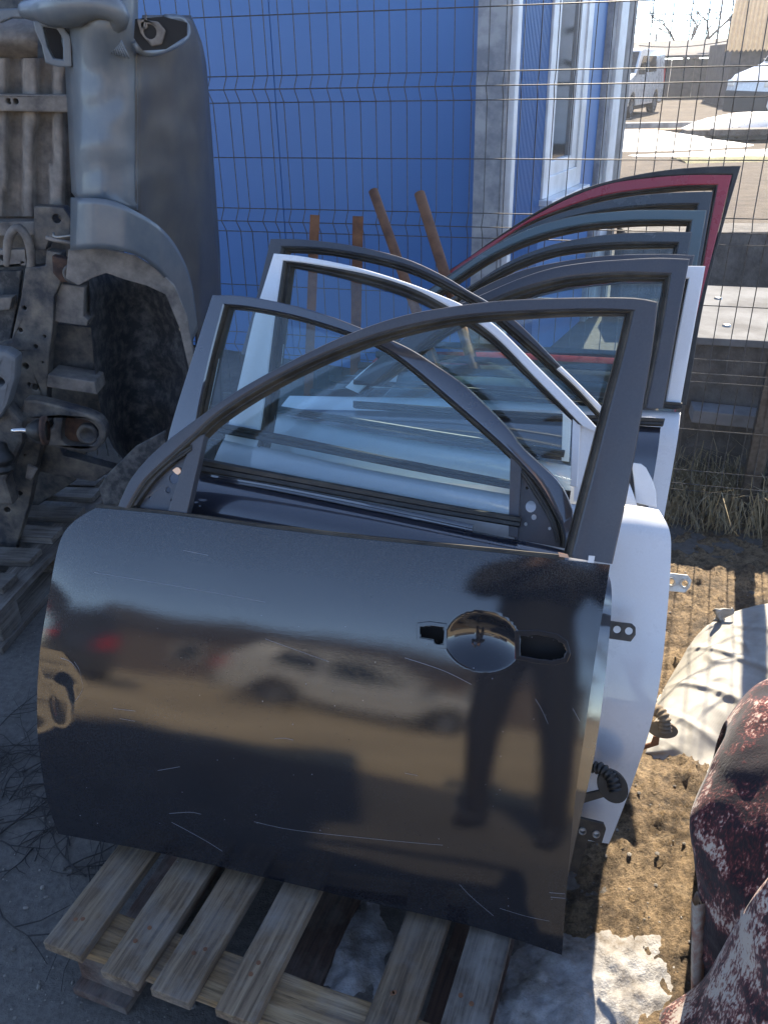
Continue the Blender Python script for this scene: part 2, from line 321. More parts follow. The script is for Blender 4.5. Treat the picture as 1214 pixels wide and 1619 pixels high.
class MB:
    def __init__(s): s.v = []; s.f = []; s.mi = []
    def add(s, vs, fs, mi=0):
        n = len(s.v); s.v += [tuple(p) for p in vs]
        s.f += [tuple(i + n for i in f) for f in fs]; s.mi += [mi] * len(fs); return s
    def box(s, x0, x1, y0, y1, z0, z1, mi=0, fn=None):
        vs = [(x, y, z) for z in (z0, z1) for y in (y0, y1) for x in (x0, x1)]
        if fn: vs = [fn(*p) for p in vs]
        return s.add(vs, [(0, 2, 3, 1), (4, 5, 7, 6), (0, 1, 5, 4), (2, 6, 7, 3), (0, 4, 6, 2), (1, 3, 7, 5)], mi)
    def tube(s, pts, r, seg=8, mi=0, caps=True):
        pts = [Vector(p) for p in pts]; rs = r if isinstance(r, (list, tuple)) else [r] * len(pts)
        vs = []; fs = []; up = None
        for i, p in enumerate(pts):
            t = (pts[min(i + 1, len(pts) - 1)] - pts[max(i - 1, 0)])
            if t.length < 1e-9: t = Vector((0, 0, 1))
            t.normalize()
            if up is None: up = t.orthogonal().normalized()
            else:
                up = up - t * up.dot(t)
                up = up.normalized() if up.length > 1e-6 else t.orthogonal().normalized()
            b = t.cross(up)
            for k in range(seg):
                a = 2 * math.pi * k / seg
                vs.append(p + (up * math.cos(a) + b * math.sin(a)) * rs[i])
        for i in range(len(pts) - 1):
            for k in range(seg):
                a = i * seg + k; b2 = i * seg + (k + 1) % seg
                fs.append((a, b2, b2 + seg, a + seg))
        if caps:
            fs.append(tuple(range(seg - 1, -1, -1))); fs.append(tuple((len(pts) - 1) * seg + k for k in range(seg)))
        return s.add(vs, fs, mi)
    def plate(s, outer, holes=(), th=0.003, fn=None, d0=0.0, mi=0, mi_side=None):
        """flat plate with real holes: outer and holes are 2-D loops, fn(x, y, d) places them"""
        loops = [list(outer)] + [list(h) for h in holes]
        flat = [p for l in loops for p in l]
        tris = tessellate_polygon([[Vector((p[0], p[1], 0)) for p in l] for l in loops])
        n = len(flat); fn = fn or (lambda x, y, d: (x, y, d))
        vs = [fn(p[0], p[1], d0) for p in flat] + [fn(p[0], p[1], d0 - th) for p in flat]
        fs = [tuple(t) for t in tris] + [tuple(i + n for i in reversed(t)) for t in tris]
        s.add(vs, fs, mi); k = len(s.v) - 2 * n; fs = []; st = 0
        for l in loops:
            m2 = len(l)
            for i in range(m2):
                a = st + i; b = st + (i + 1) % m2; fs.append((a + k, b + k, b + n + k, a + n + k))
            st += m2
        s.f += fs; s.mi += [mi if mi_side is None else mi_side] * len(fs); return s
    def grid(s, rows, mi=0, close=False):
        nr = len(rows); nc = len(rows[0]); fs = []
        for i in range(nr - 1):
            for j in range(nc - 1 if not close else nc):
                a = i * nc + j; b = i * nc + (j + 1) % nc; fs.append((a, b, b + nc, a + nc))
        return s.add([p for r_ in rows for p in r_], fs, mi)
    def lathe(s, prof, origin, axis, seg=20, mi=0):
        axis = Vector(axis).normalized(); u = axis.orthogonal().normalized(); v = axis.cross(u); o = Vector(origin)
        rows = [[o + axis * x + (u * math.cos(2 * math.pi * k / seg) + v * math.sin(2 * math.pi * k / seg)) * r for k in range(seg)] for x, r in prof]
        return s.grid(rows, mi, True)
    def obj(s, name, mat, parent=None, smooth=False, bevel=0.0, fix=True, seg=2):
        me = bpy.data.meshes.new(name); me.from_pydata(s.v, [], s.f); me.update()
        if any(s.mi): me.polygons.foreach_set('material_index', s.mi)
        if fix or bevel:
            bm = bmesh.new(); bm.from_mesh(me)
            bmesh.ops.remove_doubles(bm, verts=bm.verts, dist=1e-6)
            bmesh.ops.recalc_face_normals(bm, faces=bm.faces)
            if bevel:
                es = [e for e in bm.edges if len(e.link_faces) == 2 and e.calc_face_angle(0) > 0.6]
                bmesh.ops.bevel(bm, geom=es, offset=bevel, segments=seg, affect='EDGES', profile=0.6)
            bm.to_mesh(me); bm.free()
        return link(name, me, mat, parent, smooth)
def autosmooth(o, ang=0.6):
    me = o.data; bm = bmesh.new(); bm.from_mesh(me)
    for f in bm.faces: f.smooth = True
    for e in bm.edges: e.smooth = not (len(e.link_faces) == 2 and e.calc_face_angle(0) > ang)
    bm.to_mesh(me); bm.free(); return o
def catmull(pts, n):
    """n points evenly spaced along a smooth curve through pts (any dimension)"""
    P = [Vector(p) for p in pts]; dense = []
    for i in range(len(P) - 1):
        p0 = P[max(i - 1, 0)]; p1 = P[i]; p2 = P[i + 1]; p3 = P[min(i + 2, len(P) - 1)]
        for k in range(12):
            t = k / 12
            dense.append(0.5 * ((2 * p1) + (p2 - p0) * t + (2 * p0 - 5 * p1 + 4 * p2 - p3) * t * t + (3 * p1 - p0 - 3 * p2 + p3) * t ** 3))
    dense.append(P[-1]); L = [0]
    for i in range(1, len(dense)): L.append(L[-1] + (dense[i] - dense[i - 1]).length)
    out = []; j = 0
    ts = n if isinstance(n, (list, tuple)) else [i / (n - 1) for i in range(n)]
    for t in ts:
        d = t * L[-1]
        while j < len(L) - 2 and L[j + 1] < d: j += 1
        while j > 0 and L[j] > d: j -= 1
        k = (d - L[j]) / max(L[j + 1] - L[j], 1e-9); out.append(dense[j].lerp(dense[j + 1], k))
    return out
def circle(cx, cy, r, n=14, ry=None): return [(cx + r * math.cos(2 * math.pi * k / n), cy + (ry or r) * math.sin(2 * math.pi * k / n)) for k in range(n)]
def nz(p, s=1.0): return noise.noise(Vector(p) * s)

# ------------------------------------------------------------------ the leaning car doors
PSI = R(14.5)
AX = Vector((math.cos(PSI), -math.sin(PSI), 0)); BX = Vector((math.sin(PSI), math.cos(PSI), 0)); ZX = Vector((0, 0, 1))
O1 = onz(890, 1510, 0.144)
KN = [(-.3, .20), (0, .235), (.10, .27), (.25, .33), (.40, .378), (.52, .415), (.60, .455), (.66, .51), (.70, .52), (.75, .41), (1.7, .41)]
def slope(h):
    for (h0, s0), (h1, s1) in zip(KN, KN[1:]):
        if h <= h1: return s0 + (s1 - s0) * max(0, (h - h0)) / (h1 - h0)
    return KN[-1][1]
FT = [0.0]; 
for _i in range(2000): FT.append(FT[-1] + slope(-.3 + (_i + .5) * .001) * .001)
def prof(h):
    x = (h + .3) / .001; i = max(0, min(1998, int(x))); return FT[i] + (FT[i + 1] - FT[i]) * (x - i) - FT[300]
class DS:
    """curved surface of one leaning door, s metres behind the front one: a runs along it, h up from the pallet, d out of it"""
    def __init__(s, off, dz=0.0): s.s = off; s.dz = dz
    def at(s, u, v):
        d = ray(u, v); lo, hi = .2, 7.0
        for _ in range(48):
            t = (lo + hi) / 2; q = CP + d * t - O1
            if q.dot(BX) - s.s - prof(q.z - s.dz) < 0: lo = t
            else: hi = t
        q = CP + d * lo - O1; return (q.dot(AX), q.z - s.dz)
    def ats(s, pts): return [s.at(*p) for p in pts]
    def P(s, a, h, d=0.0):
        th = math.atan(slope(h))
        return O1 + AX * a + BX * (s.s + prof(h)) + ZX * (h + s.dz) + (ZX * math.sin(th) - BX * math.cos(th)) * d

def coons(left, bottom, right, top):
    Lc = catmull(left, 60); Bc = catmull(bottom, 60); Rc = catmull(right, 60); Tc = catmull(top, 60)
    def smp(c, t):
        x = t * 59; i = min(58, int(x)); return c[i].lerp(c[i + 1], x - i)
    p00, p10, p01, p11 = Lc[0], Rc[0], Lc[-1], Rc[-1]
    def f(u, v):
        return smp(Bc, u) * (1 - v) + smp(Tc, u) * v + smp(Lc, v) * (1 - u) + smp(Rc, v) * u - (p00 * (1 - u) * (1 - v) + p10 * u * (1 - v) + p01 * (1 - u) * v + p11 * u * v)
    return f
def panel(root, ds, bounds, mat, us=None, vs=None, disp=None, cut=None, thick=0.07, name='outer_panel', inner='primer', roll=0.0, v0=.91):
    """outer skin, hemmed edge and inner shell of a door; roll turns the shoulder over towards the window"""
    f = coons(*bounds); W_ = wl(root)
    us = us or [i / 36 for i in range(37)]; vs = vs or [i / 40 for i in range(37)] + [.91 + i / 10 * .09 for i in range(11)]
    rl = lambda v: -roll * max(0, (v - v0) / (1 - v0)) ** 2
    mb = MB(); A = [[f(u, v) for u in us] for v in vs]
    rows = [[W_(ds.P(p[0], p[1], (disp(p[0], p[1]) if disp else 0.0) + rl(v))) for p in r_] for v, r_ in zip(vs, A)]
    mb.grid(rows)
    if cut:
        nc = len(us); keep = []
        for fc in mb.f:
            p = sum(((A[i // nc][i % nc]) for i in fc), Vector((0, 0))) / 4
            if not cut(p[0], p[1]): keep.append(fc)
        mb.f = keep; mb.mi = [0] * len(keep)
    def ring(fu, fv, e=0.0):
        lo, hi = e, 1 - e; k = hi - lo
        uv = [(lo + k * u, lo) for u in fu] + [(hi, lo + k * v) for v in fv[1:]] + [(lo + k * u, hi) for u in reversed(fu[:-1])] + [(lo, lo + k * v) for v in reversed(fv[1:-1])]
        return [(f(u, v), rl(v)) for u, v in uv]
    rg = ring(us, vs)
    dd = (lambda p: disp(p[0], p[1])) if disp else (lambda p: 0.0)
    mb.grid([[W_(ds.P(p[0], p[1], dd(p) + q)) for p, q in rg], [W_(ds.P(p[0], p[1], dd(p) - .004 + q)) for p, q in rg], [W_(ds.P(p[0], p[1], -.013 + q)) for p, q in rg]], 0, True)
    o = mb.obj(name, mat, root); autosmooth(o, 0.9)
    cu = [i / 14 for i in range(15)]; cv = [i / 10 for i in range(11)]
    mb = MB(); r0 = ring(cu, cv); r1 = ring(cu, cv, .015); r2 = ring(cu, cv, .035)
    mb.grid([[W_(ds.P(p[0], p[1], -.014 + q)) for p, q in r0], [W_(ds.P(p[0], p[1], -.03 + q)) for p, q in r1], [W_(ds.P(p[0], p[1], -thick)) for p, q in r2]], 0, True)
    mb.grid([[W_(ds.P(*f(.035 + .93 * u, .035 + .93 * v), -thick)) for u in cu] for v in cv])
    autosmooth(mb.obj('inner_panel', inner, root), 0.7)
    return o
def strip(root, ds, runs, mat, seal='channel', sw=0.013, name='window_frame', depth=.028, seal_parent=True):
    """window frame band between an outer and an inner outline, with its rubber channel"""
    W_ = wl(root); O_ = []; I_ = []
    for k, (o, i, n) in enumerate(runs):
        oc = catmull(ds.ats(o), n); ic = catmull(ds.ats(i), n)
        if k: oc = oc[1:]; ic = ic[1:]
        O_ += oc; I_ += ic
    def col(fr, lo, d):
        out = []
        for o, i in zip(O_, I_):
            e = i - o; w_ = e.length; x = (fr * w_ + lo)
            p = o + e * (max(0, min(w_, x)) / max(w_, 1e-6)); out.append(W_(ds.P(p[0], p[1], d)))
        return out
    mb = MB().grid([col(0, 0, -depth), col(0, 0, -.005), col(0, .0015, -.001), col(0, .004, 0), col(1, -sw - .003, 0), col(1, -sw, -.002), col(1, -sw, -.012), col(1, -sw - .002, -depth), col(0, 0, -depth)])
    fr = mb.obj(name, mat, root); autosmooth(fr, 0.4)
    if seal:
        mb = MB().grid([col(1, -sw, -.0025), col(1, -sw * .72, -.001), col(1, -sw * .55, -.004), col(1, -sw * .42, -.011), col(1, -sw * .25, -.011), col(1, -sw * .12, -.008), col(1, 0, -.012), col(1, 0, -depth - .006), col(1, -sw, -depth - .002)])
        autosmooth(mb.obj('window_channel', seal, fr if seal_parent else root), 0.7)
    return fr
def ribbon(root, ds, top, bot, mat, name, d0=.010, back=-.012, n=24):
    W_ = wl(root); T = catmull(ds.ats(top), n); B_ = catmull(ds.ats(bot), n)
    g = lambda c, d, k=0.0: [W_(ds.P(*(p.lerp(q, k)), d)) for p, q in c]
    tb = list(zip(T, B_)); rows = [g(tb, back), g(tb, d0 * .7), g(tb, d0, .12), g(tb, d0 * .9, .46), g(tb, d0 * .55, .5), g(tb, d0 * .9, .55), g(tb, d0, .86), g(tb, d0 * .6, 1), g(tb, back, 1), g(tb, back)]
    mb = MB().grid(rows)
    for side in (0, -1):
        n0 = len(mb.v); mb.add([r_[side] for r_ in rows[:-1]], [tuple(range(9))])
    return autosmooth(mb.obj(name, mat, root), 0.6)
def dplate(root, ds, outer, mat, name, holes=(), d=0.0, th=.003, parent=None, bevel=0.0):
    """plate given by photo outline on the door surface; holes are (u, v, radius in metres)"""
    W_ = wl(root); oc = ds.ats(outer)
    hl = []
    for h in holes:
        if isinstance(h[0], (tuple, list)): hl.append(ds.ats(h))
        else:
            c = ds.at(h[0], h[1]); hl.append(circle(c[0], c[1], h[2]))
    mb = MB().plate(oc, hl, th, lambda x, y, q: W_(ds.P(x, y, q)), d)
    return mb.obj(name, mat, parent or root, bevel=bevel)
def smoothpoly(pts, n):
    c = catmull(list(pts) + [pts[0]], n + 1)[:-1]; return [(p[0], p[1]) for p in c]
def pane(root, ds, pts, mat='glass', d=-.02):
    W_ = wl(root); loop = ds.ats(pts)
    return MB().plate(loop, (), .0035, lambda x, y, q: W_(ds.P(x, y, q)), d).obj('window_glass', mat, root)
DOORG = 'car doors leaning in a row on the pallet'
def droot(s, label, am=-.5, dz=0.0):
    return thing('car_door', O1 + AX * am + BX * s + ZX * dz, label, 'car door', group=DOORG)
def generic_bounds(ds, bR, aw=.93, sign=-1):
    """hidden lower panel of a far door: bR is its visible belt corner, the rest follows the size of the near doors"""
    a, h = ds.at(*bR)
    if sign < 0:
        x0, x1 = a - aw, a
        L = [(x0 - .10, .02), (x0 - .13, .25), (x0 - .08, .5), (x0, h - .02)]; Rr = [(x1 - .04, .0), (x1 - .035, .25), (x1 - .015, .5), (x1, h)]
    else:
        x0, x1 = a, a + aw
        L = [(x0 + .03, .0), (x0 + .02, .25), (x0, .5), (x0, h)]; Rr = [(x1 + .08, .02), (x1 + .12, .25), (x1 + .08, .5), (x1, h - .02)]
    return (L, [L[0], ((L[0][0] + Rr[0][0]) / 2, .005), Rr[0]], Rr, [L[-1], ((L[-1][0] + Rr[-1][0]) / 2, (L[-1][1] + Rr[-1][1]) / 2 + .008), Rr[-1]])

# ---- front door: dark navy, hinge edge at the left, dented, handle removed
d1 = DS(0.0); r1 = droot(0, 'front navy car door with dented hinge edge, empty handle recess and no glass')
LE = [(93, 1318), (74, 1260), (62, 1180), (57, 1110), (60, 1050), (70, 980), (83, 910), (97, 852), (118, 824), (152, 803)]
BE = [(93, 1318), (130, 1325), (240, 1346), (400, 1383), (560, 1421), (720, 1458), (810, 1484), (850, 1497), (888, 1510)]
RE = [(888, 1510), (896, 1400), (908, 1270), (925, 1150), (942, 1030), (955, 950), (964, 893)]
TE = [(152, 803), (280, 815), (420, 835), (560, 851), (700, 865), (850, 881), (964, 893)]
HB = d1.at(762, 1016); HR = (0.062, 0.0455)
D2 = d1.at(96, 1108); DC = [d1.at(128, 905), d1.at(112, 960), d1.at(84, 1020)]
CR = d1.at(131, 1088)
DCR = sorted(d1.ats([(76, 1172), (96, 1142), (122, 1112), (132, 1086), (118, 1056), (101, 1030), (104, 1000), (116, 955), (127, 900), (131, 880)]), key=lambda q: q[1])
def sm(x): x = max(0, min(1, x)); return x * x * (3 - 2 * x)
def disp1(a, h):
    d = 0.0
    x, y = (a - HB[0]) / HR[0], (h - HB[1]) / HR[1]; q = x * x + y * y
    if q < 1.15:
        r_ = math.sqrt(q); k = max(0, 1 - q) ** .95; d -= .021 * k * (.85 + .25 * y)
    # flattened pressing round the two handle openings
    # dents along the hinge edge
    if DCR[0][1] < h < DCR[-1][1] and a < -.85:
        a0 = None
        for (p, q) in zip(DCR, DCR[1:]):
            if p[1] <= h <= q[1]: a0 = p[0] + (q[0] - p[0]) * (h - p[1]) / max(1e-6, q[1] - p[1])
        fade = sm((h - DCR[0][1]) / .05) * sm((DCR[-1][1] - h) / .13)
        x = a0 - a; d -= .055 * fade * (.003 * math.log(1 + math.exp(max(-30, min(30, x / .003)))))
        y = (h - D2[1]) / .055; x2 = (a - D2[0] - .004) / .030
        if x2 * x2 + y * y < 1: d -= .0016 * sm(1 - x2 * x2 - y * y)
    d += .0010 * nz((a * 2.3, h * 3.1, 4.2)) + .0004 * nz((a * 7, h * 7, 1.2))
    return d
holeL = [(664, 991), (682, 989), (702, 992), (701, 1019), (687, 1018), (686, 1012), (664, 1008)]
holeR = [(822, 1005), (853, 1004), (876, 1009), (890, 1018), (895, 1029), (890, 1040), (872, 1044), (853, 1042), (822, 1036)]
boxL = d1.ats([(656, 984), (704, 1024)]); boxR = d1.ats([(819, 1000), (898, 1047)])
def inpoly(x, y, P_):
    c = False; j = len(P_) - 1
    for i in range(len(P_)):
        if (P_[i][1] > y) != (P_[j][1] > y) and x < (P_[j][0] - P_[i][0]) * (y - P_[i][1]) / (P_[j][1] - P_[i][1]) + P_[i][0]: c = not c
        j = i
    return c
hLp = d1.ats(holeL); hRp = d1.ats(holeR)
us = [i / 70 * .60 for i in range(70)] + [.60 + i / 110 * .36 for i in range(110)] + [.96 + i / 8 * .04 for i in range(9)]
us = [u for u in us if u > .16]; us = [i / 46 * .16 for i in range(46)] + us
vs = [i / 60 * .50 for i in range(60)] + [.50 + i / 80 * .30 for i in range(80)] + [.80 + i / 26 * .20 for i in range(27)]
b1 = (d1.ats(LE), d1.ats(BE), d1.ats(RE), d1.ats(TE))
skin1 = panel(r1, d1, b1, 'navy', us, vs, disp1, lambda a, h: inpoly(a, h, hLp) or inpoly(a, h, hRp))
for hp, nm in ((holeL, 0), (holeR, 1)):
    c = (sum(p[0] for p in hp) / len(hp), sum(p[1] for p in hp) / len(hp))
    out = [(c[0] + (p[0] - c[0]) * 1.13 + (3 if p[0] > c[0] else -3), c[1] + (p[1] - c[1]) * 1.25 + (3 if p[1] > c[1] else -3)) for p in hp]
    if nm == 0: out = [(min(p[0], 706), p[1]) for p in out]
    dplate(r1, d1, out, 'navy', 'handle_rim', [hp], d=.0016, th=.010, parent=skin1, bevel=.0008)
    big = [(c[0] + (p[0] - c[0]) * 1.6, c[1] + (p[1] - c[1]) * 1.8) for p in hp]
    dplate(r1, d1, big, 'dark', 'handle_painted_shade', d=-.030, th=.004, parent=skin1)  # black plate painted as the shade behind the opening
strip(r1, d1, [
    ([(186, 800), (206, 757), (245, 712), (300, 669)], [(212, 806), (236, 768), (268, 738), (318, 694)], 14),
    ([(300, 669), (370, 620), (450, 575), (540, 532), (630, 500), (720, 483), (800, 474), (900, 470), (1000, 470), (1040, 477)],
     [(318, 694), (345, 669), (400, 632), (470, 593), (550, 557), (640, 528), (720, 511), (800, 503), (900, 497), (988, 496)], 46),
    ([(1040, 477), (1030, 560), (1010, 680), (990, 790), (968, 892)], [(988, 496), (974, 555), (950, 645), (925, 742), (889, 880)], 22)], 'film', sw=.014)
# divider between sail and window, sail plate with its holes
dplate(r1, d1, [(302, 690), (322, 686), (293, 814), (262, 812)], 'film', 'divider_bar', d=-.006, th=.02, bevel=.002)
dplate(r1, d1, [(196, 806), (240, 756), (310, 694), (300, 735), (276, 811)], 'film', 'mirror_sail',
       [(269, 757, .0095), (260, 775, .0055), (231, 787, .003), (266, 791, .003), (285, 720, .002)], d=-.016, th=.003)
dplate(r1, d1, smoothpoly([(268, 744), (276, 739), (282, 745), (276, 751)], 10), 'copper', 'clip', d=-.012, th=.004)
ribbon(r1, d1, [(204, 797), (232, 757), (262, 728), (302, 703)], [(214, 800), (240, 764), (268, 737), (302, 712)], 'rubber', 'sail_seal', d0=-.004, back=-.014)
ribbon(r1, d1, [(150, 797), (280, 810), (420, 829), (560, 845), (700, 859), (892, 878)], [(156, 804), (280, 816), (420, 835.5), (560, 851.5), (700, 865.5), (892, 886)], 'channel', 'belt_flange', d0=-.002, back=-.02)
dplate(r1, d1, [(930, 878), (940, 879), (938, 890), (929, 889)], 'whiteplastic', 'clip', d=.004, th=.003)
dplate(r1, d1, [(882, 873), (897, 876), (899, 882), (884, 880)], 'copper', 'clip', d=.004, th=.003)

# ---- second door: blue-black, hinge edge at the right, glass in place
d2 = DS(0.12); r2 = droot(.12, 'blue-black car door with tinted glass directly behind the dented front door')
W2 = wl(r2)
e2 = DS(0.12 - 0.032)
b2 = (e2.ats([(190, 1270), (165, 1150), (160, 1000), (190, 850), (240, 737)]), e2.ats([(190, 1270), (400, 1310), (640, 1350), (896, 1392)]),
      e2.ats([(896, 1392), (918, 1290), (940, 1190), (954, 1090), (965, 980), (966, 925), (958, 902)]), e2.ats([(240, 737), (315, 752), (560, 802), (750, 842), (890, 872), (958, 902)]))
panel(r2, e2, b2, 'navy2', disp=lambda a, h: -.003 * math.exp(-((h - .56) / .02) ** 2), roll=0.032, thick=.05)
strip(r2, d2, [
    ([(252, 745), (270, 672), (300, 575), (335, 466)], [(300, 770), (318, 665), (336, 580), (360, 486)], 14),
    ([(335, 466), (380, 467), (450, 479), (520, 499), (580, 522), (640, 547), (690, 578), (738, 613), (800, 674), (825, 707), (870, 748), (889, 769), (905, 805)],
     [(360, 486), (400, 491), (470, 506), (540, 528), (590, 548), (625, 569), (660, 597), (700, 632), (740, 667), (768, 692), (792, 714), (818, 740), (850, 778), (880, 832)], 44),
    ([(905, 805), (908, 835), (896, 868)], [(880, 832), (884, 850), (884, 864)], 8)], 'navy2', sw=.009)
dplate(r2, d2, [(806, 720), (824, 738), (818, 852), (803, 848)], 'film', 'divider_bar', d=-.004, th=.016, bevel=.0015)
dplate(r2, d2, [(818, 730), (845, 758), (878, 812), (892, 868), (812, 853)], 'film', 'mirror_sail', [(838, 801, .0095), (843, 818, .0046), (832, 772, .0028), (830, 829, .003), (868, 836, .0028)], d=-.014, th=.003)
ribbon(r2, d2, [(826, 742), (846, 768), (876, 820), (886, 858)], [(822, 748), (840, 776), (868, 824), (878, 858)], 'rubber', 'sail_seal', d0=-.004, back=-.012)
pane(r2, d2, [(312, 735), (318, 668), (336, 582), (357, 484), (400, 488), (470, 503), (540, 525), (590, 545), (625, 566), (660, 594), (700, 629), (740, 664), (795, 714), (808, 728), (808, 830)])
ribbon(r2, d2, [(318, 724), (430, 746), (560, 770), (700, 796), (824, 817)], [(314, 746), (430, 765), (560, 789), (700, 814), (821, 834)], 'rubber', 'belt_seal', d0=.013)
ribbon(r2, d2, [(312, 746), (430, 766), (600, 799), (748, 829)], [(309, 755), (430, 775), (600, 810), (746, 843)], 'navy2', 'belt_flange', d0=.003)

# ---- third door: white, hinge edge at the right
d3 = DS(0.25); r3 = droot(.25, 'white car door with long white panel edge showing right of the navy front door')
e3 = DS(0.25 - 0.032)
b3 = (e3.ats([(290, 1240), (285, 1100), (300, 900), (330, 760), (345, 692)]), e3.ats([(290, 1240), (500, 1268), (740, 1302), (962, 1334)]),
      e3.ats([(962, 1334), (978, 1295), (1002, 1230), (1030, 1140), (1045, 1060), (1055, 960), (1060, 880), (1058, 838), (1043, 806)]), e3.ats([(345, 692), (560, 738), (800, 781), (900, 797), (985, 797), (1043, 806)]))
panel(r3, e3, b3, 'white', inner='white', disp=lambda a, h: .0008 * nz((a * 3, h * 3, 7)), roll=0.032, thick=.05)
strip(r3, d3, [
    ([(342, 735), (373, 621), (401, 500), (411, 468), (432, 400)], [(412, 735), (428, 660), (440, 562), (447, 505), (458, 420)], 14),
    ([(432, 400), (480, 405), (560, 421), (640, 445), (700, 468), (735, 484), (785, 516), (848, 578), (907, 637), (955, 688)],
     [(458, 420), (500, 428), (580, 448), (650, 472), (700, 497), (745, 520), (785, 551), (827, 592), (870, 633), (905, 667)], 44)], 'white', sw=.018)
dplate(r3, d3, [(905, 655), (918, 664), (912, 770), (901, 768)], 'white', 'divider_bar', d=-.004, th=.016, bevel=.0015)
dplate(r3, d3, [(914, 664), (954, 690), (972, 745), (975, 800), (906, 792)], 'white', 'mirror_sail', [(938, 735, .008), (930, 760, .004)], d=-.012, th=.003)
pane(r3, d3, [(400, 745), (428, 662), (440, 564), (456, 422), (500, 430), (580, 450), (650, 474), (700, 499), (785, 553), (870, 635), (903, 667), (901, 775)], d=-.022)
ribbon(r3, d3, [(348, 668), (470, 692), (640, 727), (810, 760), (902, 776)], [(345, 684), (470, 708), (640, 742), (810, 774), (900, 790)], 'rubber', 'belt_seal', d0=.012)

# ---- fourth door: white below, black film on the frame with a bare end
d4 = DS(0.37); r4 = droot(.37, 'white car door whose curved frame is wrapped in black film except its lower end')
e4 = DS(0.37 - 0.032)
b4 = (e4.ats([(360, 1150), (352, 1000), (375, 850), (405, 720), (425, 652)]), e4.ats([(360, 1150), (560, 1175), (760, 1200), (955, 1225)]),
      e4.ats([(955, 1225), (985, 1110), (1005, 980), (1015, 880), (1010, 815), (995, 760)]), e4.ats([(425, 652), (560, 680), (760, 712), (900, 735), (995, 760)]))
panel(r4, e4, b4, 'white', inner='white', roll=0.032, thick=.05)
strip(r4, d4, [
    ([(380, 560), (402, 480), (427, 377)], [(424, 560), (436, 480), (452, 395)], 10),
    ([(427, 377), (480, 378), (560, 388), (640, 408), (700, 435), (740, 459), (780, 482), (823, 514), (886, 578)],
     [(452, 395), (520, 400), (600, 416), (660, 435), (720, 466), (760, 490), (791, 516), (830, 550), (872, 588)], 40)], 'film', sw=.013)
strip(r4, d4, [([(886.5, 578.5), (920, 611), (968, 660)], [(872.5, 588.5), (905, 618), (948, 664)], 12)], 'white', sw=.010, name='bare_frame_end')
dplate(r4, d4, [(889, 652), (903, 662), (899, 730), (887, 728)], 'white', 'divider_bar', d=-.004, th=.014, bevel=.001)
ribbon(r4, d4, [(430, 640), (560, 660), (720, 686), (893, 712)], [(428, 652), (560, 672), (720, 698), (891, 723)], 'rubber', 'belt_seal', d0=.012)
dplate(r4, d4, [(998, 731), (1013, 733), (1021, 739), (1030, 756), (1037, 778), (1038, 803), (1004, 795), (1002, 760)], 'white', 'mirror_sail', d=-.004, th=.018, bevel=.002)

# ---- fifth: dark, pillar at the right
d5 = DS(0.52); r5 = droot(.52, 'dark car door with right pillar in front of the white pillar by the fence')
e5 = DS(0.52 - 0.032)
panel(r5, e5, generic_bounds(e5, (1046, 674)), 'navy2', roll=0.032, thick=.05)
strip(r5, d5, [
    ([(560, 600), (610, 556), (660, 518), (710, 488), (766, 463), (820, 440), (873, 423), (930, 414), (980, 410), (1040, 407), (1090, 409)],
     [(600, 610), (650, 570), (700, 532), (750, 502), (800, 478), (850, 461), (894, 450), (940, 444), (980, 441), (1020, 441), (1050, 441)], 40),
    ([(1090, 409), (1073, 500), (1048, 645)], [(1050, 441), (1036, 520), (1008, 645)], 14)], 'film', sw=.016)
pane(r5, d5, [(590, 640), (652, 572), (702, 534), (752, 504), (802, 480), (852, 463), (896, 452), (982, 443), (1048, 443), (1035, 520), (1008, 652)])
ribbon(r5, d5, [(560, 634), (723, 645), (880, 654), (1050, 662)], [(560, 645), (723, 656), (880, 665), (1047, 674)], 'rubber', 'belt_seal', d0=.012)

# ---- sixth: white, pillar at the right
d6 = DS(0.63); r6 = droot(.63, 'white car door whose right pillar stands nearest the sheet metal box by fence')
e6 = DS(0.63 - 0.032)
panel(r6, e6, generic_bounds(e6, (1078, 650), .93), 'white', inner='white', roll=0.032, thick=.05)
strip(r6, d6, [
    ([(545, 612), (580, 580), (640, 540), (700, 506), (766, 476), (830, 452), (900, 434), (980, 424), (1050, 420), (1115, 420)],
     [(572, 624), (612, 590), (668, 552), (724, 518), (788, 488), (850, 466), (910, 453), (980, 446), (1040, 445), (1082, 445)], 36),
    ([(1115, 420), (1096, 525), (1076, 637)], [(1082, 445), (1064, 530), (1044, 637)], 14)], 'white', sw=.010)
ribbon(r6, d6, [(560, 600), (690, 609), (880, 623), (1077, 637)], [(560, 608), (690, 617), (880, 632), (1076, 647)], 'rubber', 'belt_seal', d0=.010)
dplate(r6, d6, [(562, 612), (585, 580), (618, 556), (634, 566), (622, 612)], 'white', 'mirror_sail', [(615, 580, .0095), (607, 590, .0042), (620, 570, .004)], d=-.010, th=.003)

